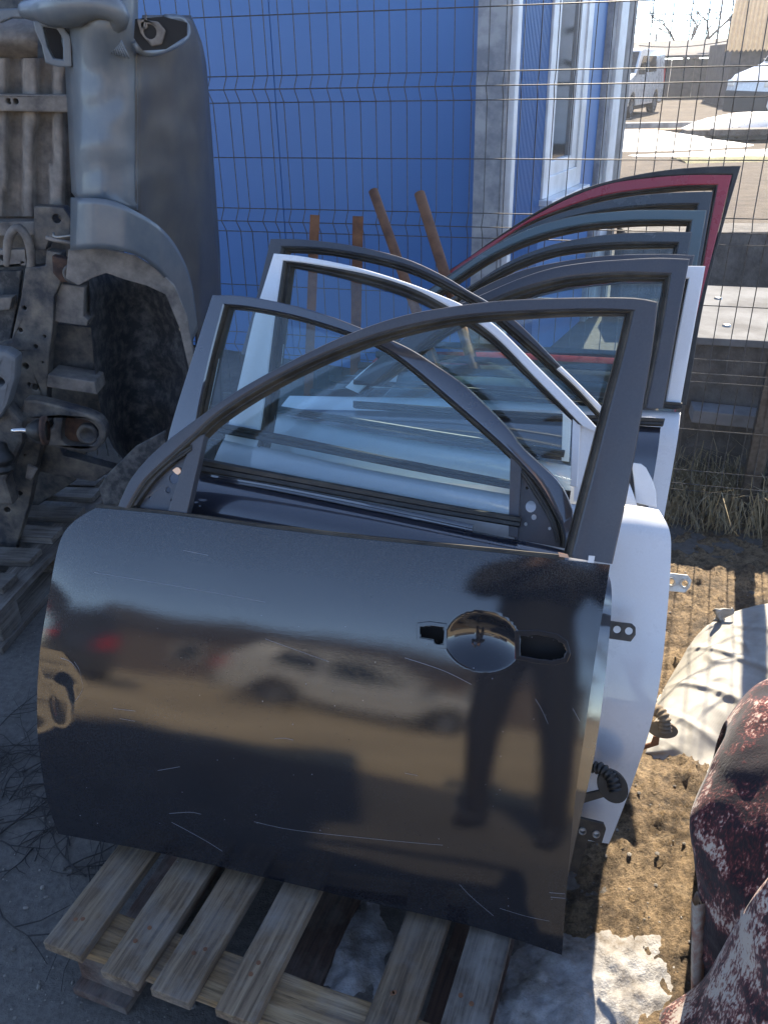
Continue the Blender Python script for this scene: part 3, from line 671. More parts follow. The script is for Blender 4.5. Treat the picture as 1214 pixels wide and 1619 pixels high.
# ---- the five doors behind: only their frames rise above the others
FARD = [
  (.75, 'film', 'navy2', 'black car door just behind white pillar, only its top edge showing',
   [(700, 500), (740, 466), (800, 436), (850, 420), (940, 405), (1040, 401), (1098, 403)], [(720, 505), (760, 478), (815, 455), (862, 440), (945, 428), (1030, 425), (1070, 427)], (1098, 403), (1076, 490), (1070, 427), (1050, 490)),
  (.86, 'slate', 'slate', 'slate car door with arched frame, lowest of the rear fan of frames',
   [(690, 486), (744, 450), (808, 411), (873, 386), (937, 373), (1005, 367), (1094, 366)], [(705, 492), (757, 456), (817, 424), (881, 402), (958, 392), (1005, 390), (1066, 389)], (1094, 366), (1080, 440), (1066, 389), (1052, 440)),
  (.98, 'teal', 'teal', 'teal-grey car door with arched frame in the middle of rear fan',
   [(660, 472), (712, 436), (766, 398), (830, 364), (894, 344), (958, 335), (1023, 331), (1117, 332)], [(676, 482), (727, 444), (783, 408), (847, 380), (920, 362), (988, 355), (1040, 353), (1087, 353)], (1117, 332), (1100, 430), (1087, 353), (1072, 430)),
  (1.10, 'slate', 'slate', 'charcoal car door with arched frame just in front of the red one',
   [(670, 462), (723, 424), (787, 383), (851, 349), (920, 326), (988, 311), (1057, 304), (1127, 302)], [(684, 472), (736, 434), (808, 388), (873, 358), (945, 340), (1014, 331), (1060, 328), (1098, 327)], (1127, 302), (1112, 390), (1098, 327), (1082, 390)),
  (1.24, 'red', 'red', 'dark red car door with black outer seal, tallest and rearmost of row',
   [(690, 442), (753, 398), (830, 349), (894, 315), (958, 291), (1023, 281), (1087, 276), (1157, 276)], [(705, 448), (770, 404), (830, 362), (886, 337), (954, 315), (1023, 304), (1075, 298), (1128, 296)], (1157, 276), (1115, 446), (1128, 296), (1100, 446)),
]
for (s_, fm, pm, lab, out, inn, p1, p1b, q1, q1b) in FARD:
    ds = DS(s_); rr = droot(s_, lab)
    n = 34
    ext = lambda p, b, k: (p[0] + (b[0] - p[0]) * k, p[1] + (b[1] - p[1]) * k)
    k = 1.0
    while ds.at(*ext(p1, p1b, k))[1] > .655: k += .04
    k2 = 1.0
    while ds.at(*ext(q1, q1b, k2))[1] > .655: k2 += .04
    strip(rr, ds, [(out, inn, n), ([p1, ext(p1, p1b, k * .5), ext(p1, p1b, k)], [q1, ext(q1, q1b, k2 * .5), ext(q1, q1b, k2)], 12)], fm, sw=.012)
    bt = ext(p1, p1b, k)
    panel(rr, ds, generic_bounds(ds, bt, .90), pm, thick=.05, roll=.02)
    if s_ > 1.2:
        fo = [(678, 444), (723, 419), (787, 373), (851, 332), (916, 300), (980, 281), (1044, 269), (1108, 263), (1171, 261)]
        strip(rr, ds, [(fo, [(690, 442), (736, 410), (800, 368), (860, 332), (922, 304), (985, 286.5), (1048, 279), (1105, 276), (1157, 276)], 40),
                       ([(1171, 261), (1142, 360), (1112, 480), (1085, 640)], [(1157, 276), (1134, 372), (1104, 480), (1070, 640)], 14)], 'rubber', seal=None, sw=.0006, name='outer_seal', depth=.02)
    if s_ == .86:
        a0 = ds.ats(inn); pane(rr, ds, [(x, y + 1) for x, y in inn] + [ext(q1, q1b, k2 * .95), (620, 640)])
    tl = ds.at(*bt); W_ = wl(rr)
    MB().grid([[W_(ds.P(tl[0] - x, tl[1] + z, d)) for x in (.02, .3, .6, .86)] for z, d in ((.012, -.012), (.012, .010), (-.002, .012), (-.004, -.012))]).obj('belt_seal', 'rubber', rr)

# ---- hinges, check strap and cable boots along the right edges
def hinge(root, ds, outer, holes, mat, d=-.03, nut=None, th=.006):
    o = dplate(root, ds, outer, mat, 'hinge', holes, d=d, th=th, bevel=.0012)
    W_ = wl(root)
    if nut:
        for (u, v, r_) in holes:
            c = ds.at(u, v); mb = MB()
            rows = [[W_(ds.P(c[0] + q * math.cos(2 * math.pi * k / 18), c[1] + q * math.sin(2 * math.pi * k / 18), d + e)) for k in range(18)] for q, e in ((r_ * 1.5, 0), (r_ * 1.45, .003), (r_ * 1.05, .003), (r_ * .95, -th))]
            mb.grid(rows, 0, True).obj('washer', nut, o, True)
    return o
hinge(r2, d2, [(952, 986), (1000, 992), (1006, 998), (1006, 1010), (998, 1021), (950, 1014)], [(976, 1001.5, .0068), (995, 1004, .0068)], 'blacksteel', d=-.028)
hinge(r2, d2, [(912, 1306), (954, 1316), (958, 1326), (951, 1349), (904, 1336)], [(920, 1328, .005), (942, 1333, .005)], 'blacksteel', d=-.03, nut='steel')
hinge(r3, d3, [(1045, 908), (1090, 913), (1096, 922), (1093, 933), (1086, 942), (1044, 938)], [(1063, 924, .006), (1085, 927, .006)], 'steel', d=-.03, nut='steel')
def boot(root, ds, pts, rad, mat, flange, fmat):
    W_ = wl(root); P_ = [ds.P(*ds.at(u, v), d) for u, v, d in pts]; c = catmull([tuple(p) for p in P_], 40)
    rs = [rad * (1.0 + .16 * math.sin(i * 1.35)) * (1 if 5 < i else .8) for i in range(40)]
    o = MB().tube([W_(p) for p in c], rs, 14).obj('cable_boot', mat, root, True)
    fu, fv, fd, ru, rv, tilt = flange
    mb = MB(); cc = ds.at(fu, fv)
    pts2 = [(cc[0] + ru * math.cos(t) - tilt * math.sin(t), cc[1] + rv * math.sin(t) + tilt * .5 * math.cos(t)) for t in [2 * math.pi * k / 26 for k in range(26)]]
    mb.plate(pts2, (), .008, lambda x, y, q: W_(ds.P(x, y, q)), fd)
    mb.obj('boot_flange', fmat, o, bevel=.002); return o
boot(r2, d2, [(934, 1222, -.02), (950, 1220, -.012), (966, 1230, 0), (972, 1248, .006)], .0105, 'rubber', (968, 1246, -.004, .026, .030, .012), 'rubber')
M['tanrubber'] = basic('dusty_tan_rubber', (0.13, 0.095, 0.06), 0.8, col2=(0.20, 0.15, 0.10), scale=30)
boot(r3, d3, [(1030, 1128, -.02), (1042, 1128, -.01), (1050, 1138, 0), (1051, 1156, .002)], .011, 'tanrubber', (1048, 1158, -.010, .028, .016, .006), 'tanrubber')
dplate(r2, d2, [(918, 1266), (962, 1256), (968, 1262), (962, 1268), (918, 1281)], 'blacksteel', 'check_strap', d=-.022, th=.006, bevel=.001)
dplate(r3, d3, [(1034, 1172), (1044, 1172), (1042, 1186), (1008, 1197), (1006, 1190), (1030, 1183)], 'rust', 'check_strap', d=-.022, th=.006, bevel=.001)
dplate(r2, d2, [(903, 1335), (930, 1342), (912, 1400), (896, 1392)], 'blacksteel', 'check_bracket', d=-.034, th=.008)

M['scratch'] = basic('pale_scratch_marks', (0.22, 0.24, 0.28), 0.6)
mb = MB(); W_ = wl(r1); rnd = random.Random(21)
SCR = [[(402, 1299), (440, 1308), (470, 1313), (520, 1319), (640, 1331), (700, 1336)], [(272, 1300), (300, 1315), (330, 1332), (352, 1346)], [(846, 1105), (856, 1122), (866, 1144)], [(726, 1398), (745, 1418), (780, 1448)], [(790, 1436), (830, 1448), (868, 1456)], [(868, 1411), (893, 1413)], [(870, 1418), (893, 1420)],
       [(268, 1286), (300, 1284), (318, 1287)], [(640, 1040), (700, 1060), (745, 1082)], [(180, 1120), (215, 1124)], [(190, 1136), (214, 1140)], [(250, 1218), (285, 1212)], [(434, 1168), (450, 1167), (464, 1170)], [(640, 1222), (660, 1226)], [(905, 1120), (916, 1140)], [(290, 870), (330, 878)], [(420, 1010), (520, 1046)], [(150, 905), (300, 930), (420, 952)], [(118, 1046), (126, 1058), (129, 1072), (132, 1086), (127, 1098), (120, 1108)], [(96, 1040), (112, 1046), (122, 1058)]]
for s in SCR:
    c = catmull(d1.ats(s), 14); w_ = rnd.uniform(.00022, .00042)
    mb.grid([[W_(d1.P(p[0], p[1] + e, disp1(p[0], p[1]) + .0004)) for p in c] for e in (-w_, w_)])
for i in range(60):
    u, v = rnd.uniform(120, 880), rnd.uniform(960, 1440); a, h = d1.at(u, v); r_ = rnd.uniform(.0004, .0011); dd = disp1(a, h)
    if not (0.02 < h < .66) or abs(dd) > .004: continue
    mb.add([W_(d1.P(a + r_ * math.cos(k), h + r_ * math.sin(k), dd + .0005)) for k in (0, 1.2, 2.6, 3.9, 5.1)], [(0, 1, 2, 3, 4)])
mb.obj('scratch_marks', 'scratch', skin1, fix=False)['kind'] = 'stuff'

# ------------------------------------------------------------------ ground
def sheet(name, pts, z, mat):
    return MB().add([(x, y, z) for x, y in pts], [tuple(range(len(pts)))]).obj(name, mat, fix=False)
g = sheet('ground', [(-900, -900), (900, -900), (900, 1500), (-900, 1500)], 0.0, 'ground'); g['kind'] = 'structure'
def relief(name, x0, x1, y0, y1, step, fn, mat):
    nx = int((x1 - x0) / step) + 1; ny = int((y1 - y0) / step) + 1
    rows = [[(x0 + (x1 - x0) * i / (nx - 1), y0 + (y1 - y0) * j / (ny - 1)) for i in range(nx)] for j in range(ny)]
    o = MB().grid([[(x, y, fn(x, y)) for x, y in r_] for r_ in rows]).obj(name, mat, None, True, fix=False)
    return o
def soilz(x, y):
    n = noise.fractal(Vector((x * 2.1, y * 2.1, 3)), 1.0, 2.0, 3); f1 = noise.fractal(Vector((x * 13, y * 13, 1)), .9, 2.1, 4)
    lump = max(0, noise.fractal(Vector((x * 27, y * 27, 8)), .8, 2.2, 3))
    edge = min((x - .22 + .10 * nz((y * 2, 1, 5))) * 2.0, (x + .9) * .5 if y > 2.0 else 9, (2.6 - x), (3.1 - y) * .8, (y + .9))
    k = noise.fractal(Vector((x * 34 + 2 * n, y * 34, 5)), .75, 2.1, 3); clod = max(0, .55 - abs(k) * 1.6) * (.5 + .5 * f1)
    return .030 * max(-.6, min(1, edge * 1.6)) + .010 * n + .012 * f1 + .016 * lump + .020 * clod - .020
g = relief('soil', .05, 2.7, -1.0, 3.2, .0085, soilz, 'soil'); g['kind'] = 'structure'
g = sheet('gravel_yard', [(-40, 3.3), (60, 3.1), (160, 300), (-160, 300)], .005, 'gravel'); g['kind'] = 'structure'
g = sheet('street', [(-80, -60), (80, -60), (80, -1.6), (-80, -.9)], .004, 'street'); g['kind'] = 'structure'

# ------------------------------------------------------------------ blue building
KY = 4.2; _d = ray(812, 150); KB = Vector((_d.x / _d.y * KY, KY, 0)); BAZ = R(28)
EY = Vector((math.sin(BAZ), math.cos(BAZ), 0)); EX = Vector((EY.y, -EY.x, 0))
def side(u, v):
    p = onp(u, v, KB, EX); return (p - KB).dot(EY), p.z
def front(u, v):
    p = onp(u, v, KB, EY); return (p - KB).dot(EX), p.z
bld = thing('blue_building', KB, 'bright blue panelled cabin with grey corner post behind the fence', 'building', -BAZ)
BH = 6.2; y_end = side(948, 150)[0]  # unseen upper height added so the building's shadow covers the near ground
xg0, xg1 = front(757, 150)[0], front(805, 150)[0]
# facade in wide sheets with thin seams
xs = xg0; k = 0
while k < 5:
    x2 = xs - 1.12
    MB().box(x2 + .002, xs - .002, 0, .06, .02, BH).obj('facade_panel', 'blue', bld, bevel=.002)
    xs = x2; k += 1
MB().box(xs, xg1 - .02, .062, .3, 0, BH - .02).obj('wall_core', 'darkconc', bld)
MB().box(xg0 + .002, xg1, -.05, .28, 0, BH).obj('corner_post', 'greycol', bld, bevel=.006)
MB().box(xg1 + .002, 0.012, -.02, .03, .0, BH).obj('corner_trim', 'whiteplastic', bld, bevel=.003)
yw0, yw1 = side(864, 150)[0], side(925, 150)[0]; zs = side(882, 303)[1]
# corrugated side cladding
mb = MB(); n = 22; rows = []
prf = []
for i in range(n):
    y0 = .032 + (yw0 - .034) * i / n; dy = (yw0 - .034) / n
    prf += [(0.0, y0), (0.0, y0 + dy * .30), (-.014, y0 + dy * .42), (-.014, y0 + dy * .78), (0.0, y0 + dy * .90)]
prf.append((0.0, yw0 - .002))
mb.grid([[(x, y, z) for x, y in prf] for z in (.02, BH)]); mb.obj('corrugated_sheet', 'blue', bld)
MB().box(-.05, -.0145, .03, yw0, .01, BH).obj('side_core', 'blue', bld)
MB().box(-.05, 0, yw0, yw1, .01, zs - .004).obj('under_window_panel', 'blue', bld)
MB().box(-.05, 0, yw0, yw1, 2.3, BH).obj('over_window_panel', 'blue', bld)
MB().box(-.05, .0, yw1 + .002, y_end, .01, BH).obj('side_panel', 'blue', bld)
win = MB().box(-.03, .012, yw0 + .002, yw0 + .10, zs, 2.29).box(-.03, .012, yw1 - .10, yw1 - .002, zs, 2.29).box(-.03, .012, yw0 + .1, yw1 - .1, zs, zs + .10).box(-.03, .012, yw0 + .1, yw1 - .1, 2.2, 2.29).obj('window', 'whiteplastic', bld, bevel=.004)
MB().box(-.028, .002, yw0 + .10, yw0 + .155, zs + .1, 2.2).box(-.028, .002, yw1 - .20, yw1 - .10, zs + .1, 2.2).box(-.028, .002, yw0 + .155, yw1 - .2, zs + .1, zs + .17).obj('window_sash', 'whiteplastic', win, bevel=.004)
MB().box(-.024, -.018, yw0 + .155, yw1 - .20, zs + .17, 2.2).obj('pane', 'pane', win)
MB().box(-.03, .07, yw0 - .01, yw1 + .01, zs - .032, zs - .003).obj('window_sill', 'whiteplastic', win, bevel=.004)
yp = [side(u, 150)[0] for u in (949, 957, 968, 985)]
MB().box(-.05, .03, yp[0], yp[1] - .002, 0, BH).obj('dark_end_trim', 'greycol', bld)
MB().box(-.05, .05, yp[1], yp[2], 0, BH).obj('end_post', 'whiteplastic', bld, bevel=.004)
MB().box(-6, .1, -.15, 2.2, BH, BH + .12).obj('roof', 'whiteplastic', bld)
MB().box(-5.7, -.06, yp[0] - .12, yp[0] - .02, 0, BH).obj('rear_wall', 'blue', bld)
cpost = thing('concrete_post', KB + EY * (yp[2] + .02), 'weathered beige concrete post at the far end of the blue cabin', 'post', -BAZ)
MB().box(-.16, .04, 0, yp[3] - yp[2] - .04, 0, 3.0).obj('shaft', 'concrete', cpost, bevel=.01)

# ------------------------------------------------------------------ wire fence
FAZ = R(15.9); FDV = Vector((math.cos(FAZ), -math.sin(FAZ), 0)); FNV = Vector((-math.sin(FAZ), -math.cos(FAZ), 0)); FP = Vector((1.29, 2.74, 0))
fence = thing('wire_fence', FP, 'grey welded wire mesh fence with folded ribs in front of cabin', 'fence', -FAZ)
FOLD = [1.94, 1.488, 1.058, .592, .17]
zpts = [(0, .02)]
for f_ in reversed(FOLD): zpts += [(0, f_ - .042), (-.034, f_), (0, f_ + .040)]
zpts.append((0, 2.04))
wm = MB().tube([(0, y, z) for y, z in zpts], .0017, 6); wmesh = None
L0 = -2.95; NW = 74
for i in range(NW):
    x = L0 + i * .0537
    if wmesh is None:
        o = wm.obj('vertical_wire', 'wire', fence, True); wmesh = o.data
    else:
        o = link('vertical_wire', wmesh, 'wire', fence)
    o.location = (x, 0, 0); o.rotation_euler = (0, random.uniform(-.004, .004), 0)
hm = None
for z, yy in [(1.705, 0), (1.27, 0), (.818, 0), (.371, 0)] + [(f_ + e, y2) for f_ in FOLD for e, y2 in ((.04, 0), (0, -.034), (-.042, 0))]:
    if hm is None: o = MB().tube([(L0 - .03, 0, 0), (L0 + NW * .0537, 0, 0)], .0019, 6).obj('horizontal_wire', 'wire', fence, True); hm = o.data
    else: o = link('horizontal_wire', hm, 'wire', fence)
    o.location = (0, yy - .0045, z)
pm = None
for x in (-2.44, .06, 1.0):
    if pm is None: o = MB().box(-.03, .03, .012, .052, 0, 2.1).obj('fence_post', 'wire', fence, bevel=.003); pm = o.data
    else: o = link('fence_post', pm, 'wire', fence)
    o.location = (x, 0, 0)

# rusty stakes standing between doors and fence
def stake(top, bot, yt, yb, wpx, lab, rnd=False):
    a = ony(*top, yt); b = ony(*bot, yb); d_ = (b - a).normalized(); e = b + d_ * ((b.z) / -d_.z) if d_.z < -.2 else b
    r_ = thing('rusty_stake', e, lab, 'stake', group='rusty iron stakes'); W_ = wl(r_)
    t = (a - b).length; hw = wpx / F * (a.y * .9) / 2
    if rnd: MB().tube([W_(a), W_(e)], hw, 14).obj('tube', 'rust', r_, True)
    else:
        ax = (e - a).normalized(); sx = ax.cross(Vector((0, 1, 0))).normalized(); sy = sx.cross(ax)
        MB().add([W_(p + sx * hw * i + sy * .004 * j) for p in (a, e) for i, j in ((-1, -1), (1, -1), (1, 1), (-1, 1))], [(0, 1, 2, 3), (7, 6, 5, 4), (0, 4, 5, 1), (1, 5, 6, 2), (2, 6, 7, 3), (3, 7, 4, 0)]).obj('flat_bar', 'rust', r_)
stake((498, 340), (492, 500), 2.62, 2.62, 16, 'upright flat rusty stake, leftmost of the four behind doors')
stake((566, 342), (563, 500), 2.60, 2.60, 18, 'upright flat rusty stake, second from left behind the doors')
stake((590, 302), (625, 400), 2.66, 2.52, 16, 'leaning rusty tube, shorter of the two slanting ones', True)
stake((663, 306), (702, 430), 2.66, 2.50, 18, 'leaning rusty tube nearest the grey corner post', True)

# ------------------------------------------------------------------ things right behind the fence
def wbox(name, label, cat, p0, p1, dep, z0, z1, mat, skew=0.0, bevel=.01, **k):
    d_ = (Vector(p1) - Vector(p0)); L = d_.length; az = math.atan2(d_.y, d_.x)
    t = thing(name, (p0[0], p0[1], z0), label, cat, az)
    MB().box(0, L, 0, dep, 0, z1 - z0).obj(k.get('part', 'body'), mat, t, bevel=bevel)
    return t
FO = lambda l, off: FP + FDV * l - FNV * off
bx0 = onp(1100, 531, FO(0, .30), FNV); bx1 = onp(1500, 545, FO(0, .30), FNV)
t = thing('metal_box', (bx0.x, bx0.y, 0), 'low sheet metal box with sunlit pale lid behind the fence', 'box', -FAZ)
hz = bx0.z
MB().box(0, 1.3, 0, .8, .02, hz - .03).obj('body', 'darkconc', t, bevel=.006)  # body coloured darker than the lid for its shaded front
lid = MB().box(-.03, 1.33, -.02, .85, hz - .028, hz).obj('lid', 'galv', t, bevel=.004)
for x in (.12, .55, 1.0):
    for y in (.16, .6):
        MB().lathe([(0, .018), (.006, .016), (.008, .010), (.008, 0.0)], (x, y, hz), (0, 0, 1), 12).obj('bolt', 'steel', lid, True)
def plank(name, label, p, q, wd, th, mat, cat='plank', group=None):
    p, q = Vector(p), Vector(q); d_ = q - p; az = math.atan2(d_.y, d_.x)
    t = thing(name, p, label, cat, az, group); L = math.hypot(d_.x, d_.y)
    t.rotation_euler = (0, -math.atan2(d_.z, L), az)
    MB().box(0, d_.length, 0, wd, 0, th).obj('board', mat, t, bevel=.004); return t
plank('white_board', 'pale board lying slanted at the foot of sheet metal box', onp(1092, 668, FO(0, .16), FNV), onp(1400, 700, FO(0, .20), FNV), .10, .05, 'galv')
cw = thing('concrete_wall', Vector((1.6, 5.6, 0)), 'low dark concrete wall behind the metal box', 'wall', R(-6))
for i in range(4): MB().box(i * 1.0, i * 1.0 + .99, 0, .35, 0, .56 + .01 * random.random()).obj('concrete_block', 'darkconc', cw, bevel=.012)

# ------------------------------------------------------------------ pallets
PAZ = R(20.95); cA, sA = math.cos(PAZ), math.sin(PAZ)
def pl(p): return (p.x * cA - p.y * sA, p.x * sA + p.y * cA)
AC0, AL0 = -.55, .70
pr = Vector((AC0 * cA + AL0 * sA, -AC0 * sA + AL0 * cA, 0))
pal = thing('wooden_pallet', pr, 'weathered wooden pallet carrying the row of car doors', 'pallet', -PAZ)
def plank_mesh(x0, x1, y0, y1, z0, z1, rag=.004, nseg=10):
    """sawn board with slightly wavy edges and worn ends"""
    mb = MB(); rows = []
    sd = random.random() * 50
    for i in range(nseg + 1):
        y = y0 + (y1 - y0) * i / nseg
        e = rag * nz((i * .9, sd, 0)); e2 = rag * nz((i * .9, sd, 9)); zz = .002 * nz((i * .5, sd, 4))
        yy0 = y + (rag * nz((1, sd, i)) if i in (0, nseg) else 0)
        rows.append([(x0 + e, yy0, z0), (x1 + e2, yy0, z0), (x1 + e2, yy0, z1 + zz), (x0 + e, yy0, z1 + zz)])
    mb.grid(rows, 0, True); n = nseg * 4
    mb.f += [(3, 2, 1, 0), (n, n + 1, n + 2, n + 3)]; mb.mi += [0, 0]
    return mb
nearends = [((72, 1484), (123, 1517), 'wood'), ((161, 1530), (217, 1558), 'wood'), ((239, 1561), (297, 1588), 'wood'), ((338, 1597), (401, 1617), 'wood'), ((573, 1622), (649, 1640), 'wood'), ((688, 1640), (762, 1655), 'wood_grey')]
for i, (a_, b_, mt) in enumerate(nearends):
    p, q = pl(onz(*a_, .144)), pl(onz(*b_, .144))
    x0, x1 = p[0] - AC0, q[0] - AC0; y0 = (p[1] + q[1]) / 2 - AL0
    o = plank_mesh(x0, x1, y0, y0 + 1.62, .122, .144).obj('board', mt, pal, bevel=.002)
    for _ in range(2):
        nx, ny = (x0 + x1) / 2 + random.uniform(-.018, .018), y0 + .075 + random.uniform(-.02, .03)
        MB().lathe([(-.001, .0045), (.0008, .004), (.0008, 0)], (nx, ny, .1445), (0, 0, 1), 8).obj('nail', 'rust', o)
s0, s1 = pl(onz(128, 1503, .121)), pl(onz(178, 1443, .121)); ys0, ys1 = s0[1] - AL0, s1[1] - AL0
xa, xb = pl(onz(100, 1500, .121))[0] - AC0, .41
sw_ = max(.09, min(.12, ys1 - ys0))
for y in (ys0, ys0 + .70, ys0 + 1.42):
    o = plank_mesh(0, sw_, 0, xb - xa, .0985, .1205).obj('cross_board', 'wood_light', pal, bevel=.002)
    o.rotation_euler = (0, 0, -math.pi / 2); o.location = (xa, y + sw_, 0)
for x in (xa + .01, (xa + xb) / 2 - .06, xb - .13):
    for y in (ys0, ys0 + .70, ys0 + 1.42):
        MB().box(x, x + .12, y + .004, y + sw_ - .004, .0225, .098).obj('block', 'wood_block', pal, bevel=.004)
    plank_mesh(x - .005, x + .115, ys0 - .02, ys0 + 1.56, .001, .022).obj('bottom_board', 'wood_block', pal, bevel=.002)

p2r = onz(98, 840, .144); pal2 = thing('wooden_pallet', (p2r.x, p2r.y, 0), 'grey wooden pallet under the upended car front', 'pallet', R(-8))
W2_ = wl(pal2)
for (u, v) in ((150, 768), (146, 787), (118, 819), (82, 852), (46, 888), (4, 930)):
    e = W2_(onz(u, v, .144)); o = plank_mesh(0, .085, 0, .95, .122, .144).obj('board', 'wood_grey', pal2, bevel=.002)
    o.rotation_euler = (0, 0, math.pi / 2 + random.uniform(-.03, .03)); o.location = (e.x, e.y, 0)
for x in (-.02, -.48, -.94):
    plank_mesh(x - .06, x + .04, -.48, .5, .0985, .1215).obj('cross_board', 'wood_grey', pal2, bevel=.002)
    for y in (-.47, -.08, .34):
        MB().box(x - .06, x + .04, y, y + .11, .0225, .098).obj('block', 'wood_grey', pal2, bevel=.004)
    plank_mesh(x - .05, x + .05, -.5, .5, .001, .022).obj('bottom_board', 'wood_grey', pal2, bevel=.002)

# ------------------------------------------------------------------ upended car front
cb_loc = ony(60, 860, 2.62); cb = thing('car_front_section', (cb_loc.x, cb_loc.y, .146), 'cut-off car front standing nose up, grey bumper and dirty underside showing', 'car part'); CW = wl(cb)
def yplate(outer, y, mat, name, holes=(), th=.02, bevel=.004, parent=None, sm=0):
    pts = smoothpoly(outer, sm) if sm else outer
    pn = lambda u, v: ony(u, v, y)
    o2 = [(pn(*p).x, pn(*p).z) for p in pts]
    hs = [[(pn(*p).x, pn(*p).z) for p in h] if isinstance(h[0], (tuple, list)) else circle(pn(h[0], h[1]).x, pn(h[0], h[1]).z, h[2]) for h in holes]
    mb = MB().plate(o2, hs, th, lambda x, z, d: CW((x, y - d, z)), 0)
    return mb.obj(name, mat, parent or cb, bevel=bevel)
def lerp(tab, x):
    for (x0, y0), (x1, y1) in zip(tab, tab[1:]):
        if x <= x1: return y0 + (y1 - y0) * max(0, x - x0) / (x1 - x0)
    return tab[-1][1]
YU = [(40, 2.62), (108, 2.50), (122, 2.42), (140, 2.38), (165, 2.36), (200, 2.375), (215, 2.40), (235, 2.48), (275, 2.62), (315, 2.80), (335, 2.95), (350, 3.06)]
UL = [(-60, 100), (30, 70), (60, 84), (105, 105), (200, 110), (300, 115), (395, 114)]
UR = [(-60, 270), (0, 290), (45, 310), (70, 319), (100, 325), (200, 333), (300, 340), (400, 347), (520, 350), (640, 352)]
ARC = [(312, 115), (318, 172), (335, 215), (362, 255), (400, 285), (450, 305), (520, 316), (600, 318), (640, 318)]
def loft(rows_uv, name, mat, yfn, parent=None):
    o = MB().grid([[CW(ony(u, v, yfn(u, v))) for u, v in r_] for r_ in rows_uv]).obj(name, mat, parent or cb, True)
    md = o.modifiers.new('thick', 'SOLIDIFY'); md.thickness = .006; md.offset = 0; return o
rb, rf = [], []
for i in range(41):
    v = -40 + 372 * i / 40; ul = lerp(UL, v)
    if v > 312: ul = max(ul, lerp(ARC, v) - 6)
    rb.append([(ul + (217 - ul) * t / 12, v) for t in range(13)])
for i in range(56):
    v = 24 + 616 * i / 55; ur = lerp(UR, v); ul = 214
    if v > 325: ul = max(214, lerp(ARC, v) - 6)
    if v < 90: ul = 214 + (90 - v) * .2
    rf.append([(ul + (ur - ul) * t / 14, v) for t in range(15)])
yb_ = lambda u, v: lerp(YU, u) + .012 * nz((u * .02, v * .02, 2)) - .05 * math.exp(-((v - 30) / 40) ** 2) * max(0, 1 - abs(u - 150) / 90)
def hl_cut(o, poly):
    bm = bmesh.new(); bm.from_mesh(o.data)
    bmesh.ops.delete(bm, geom=[f for f in bm.faces if poly(f.calc_center_median())], context='FACES'); bm.to_mesh(o.data); bm.free()
bc = loft(rb, 'bumper_cover', 'grey_bumper', yb_)
fd = loft(rf, 'fender', 'fender', yb_)
bc.data.polygons.foreach_set('use_smooth', [True] * len(bc.data.polygons))
def ptube(pts, r, name, mat, parent=None, seg=10, n=30):
    c = catmull([tuple(CW(ony(u, v, y))) for u, v, y in pts], n)
    return MB().tube(c, r if not isinstance(r, list) else catmull([(x, 0) for x in r], n) and [lerp([(k / (len(r) - 1), q) for k, q in enumerate(r)], i / (n - 1)) for i in range(n)], seg).obj(name, mat, parent or cb, True)
ptube([(40, 16, 2.50), (80, 14, 2.42), (120, 6, 2.34), (160, 6, 2.31), (186, 20, 2.32), (186, 36, 2.34), (158, 48, 2.36)], [.02, .03, .045, .05, .035, .025, .012], 'bumper_lip', 'grey_bumper')
yplate([(52, 32), (96, 36), (112, 58), (114, 106), (92, 106), (72, 100), (66, 72), (56, 50)], 2.44, 'grey_bumper', 'fog_lamp_bezel', [[(68, 42), (90, 46), (99, 60), (100, 94), (84, 92), (75, 74)]], th=.02)
yplate([(60, 36), (104, 40), (108, 100), (76, 98)], 2.50, 'dark', 'fog_lamp_painted_shade')  # black plate painted as the shade inside the bezel
hr = [(214, 66, 2.37), (222, 80, 2.38), (240, 83, 2.42), (266, 75, 2.52), (290, 62, 2.64), (297, 46, 2.68), (285, 30, 2.66), (262, 29, 2.56)]
ptube(hr, .010, 'headlamp_flange', 'grey_bumper')
yplate([(214, 30), (258, 26), (296, 36), (296, 56), (262, 78), (226, 80), (212, 60)], 2.36, 'dark', 'headlamp_painted_shade', th=.004, bevel=0)  # flat black plate in place of the shaded lamp opening
yplate([(216, 30), (250, 34), (262, 48), (256, 70), (240, 74), (222, 52)], 2.352, 'dirt_steel2', 'headlamp_bracket', [(237, 50, .016), (228, 40, .008)], th=.01)
# fins of the vent beside the lip
for i in range(9):
    a_ = i / 8; p0 = (166 + 22 * a_, 52 + 4 * a_); p1 = (172 + 33 * a_, 84 + 8 * a_)
    ptube([(p0[0], p0[1], 2.352), (p1[0], p1[1], 2.350)], .0030, 'vent_fin', 'grey_bumper', n=4, seg=6)
# rear bumper corner over the wheel arch
Ao = catmull([(114, 312), (172, 316), (215, 334), (255, 361), (284, 400), (302, 448), (312, 520)], 26)
Ai = catmull([(113, 396), (165, 393), (212, 402), (246, 424), (272, 456), (290, 500), (300, 548)], 26)
loft([[(o_[0] + (i_[0] - o_[0]) * t / 8, o_[1] + (i_[1] - o_[1]) * t / 8) for o_, i_ in zip(Ao, Ai)] for t in range(9)], 'bumper_corner', 'grey_bumper', lambda u, v: lerp([(100, 2.40), (140, 2.30), (200, 2.29), (250, 2.36), (315, 2.62)], u))
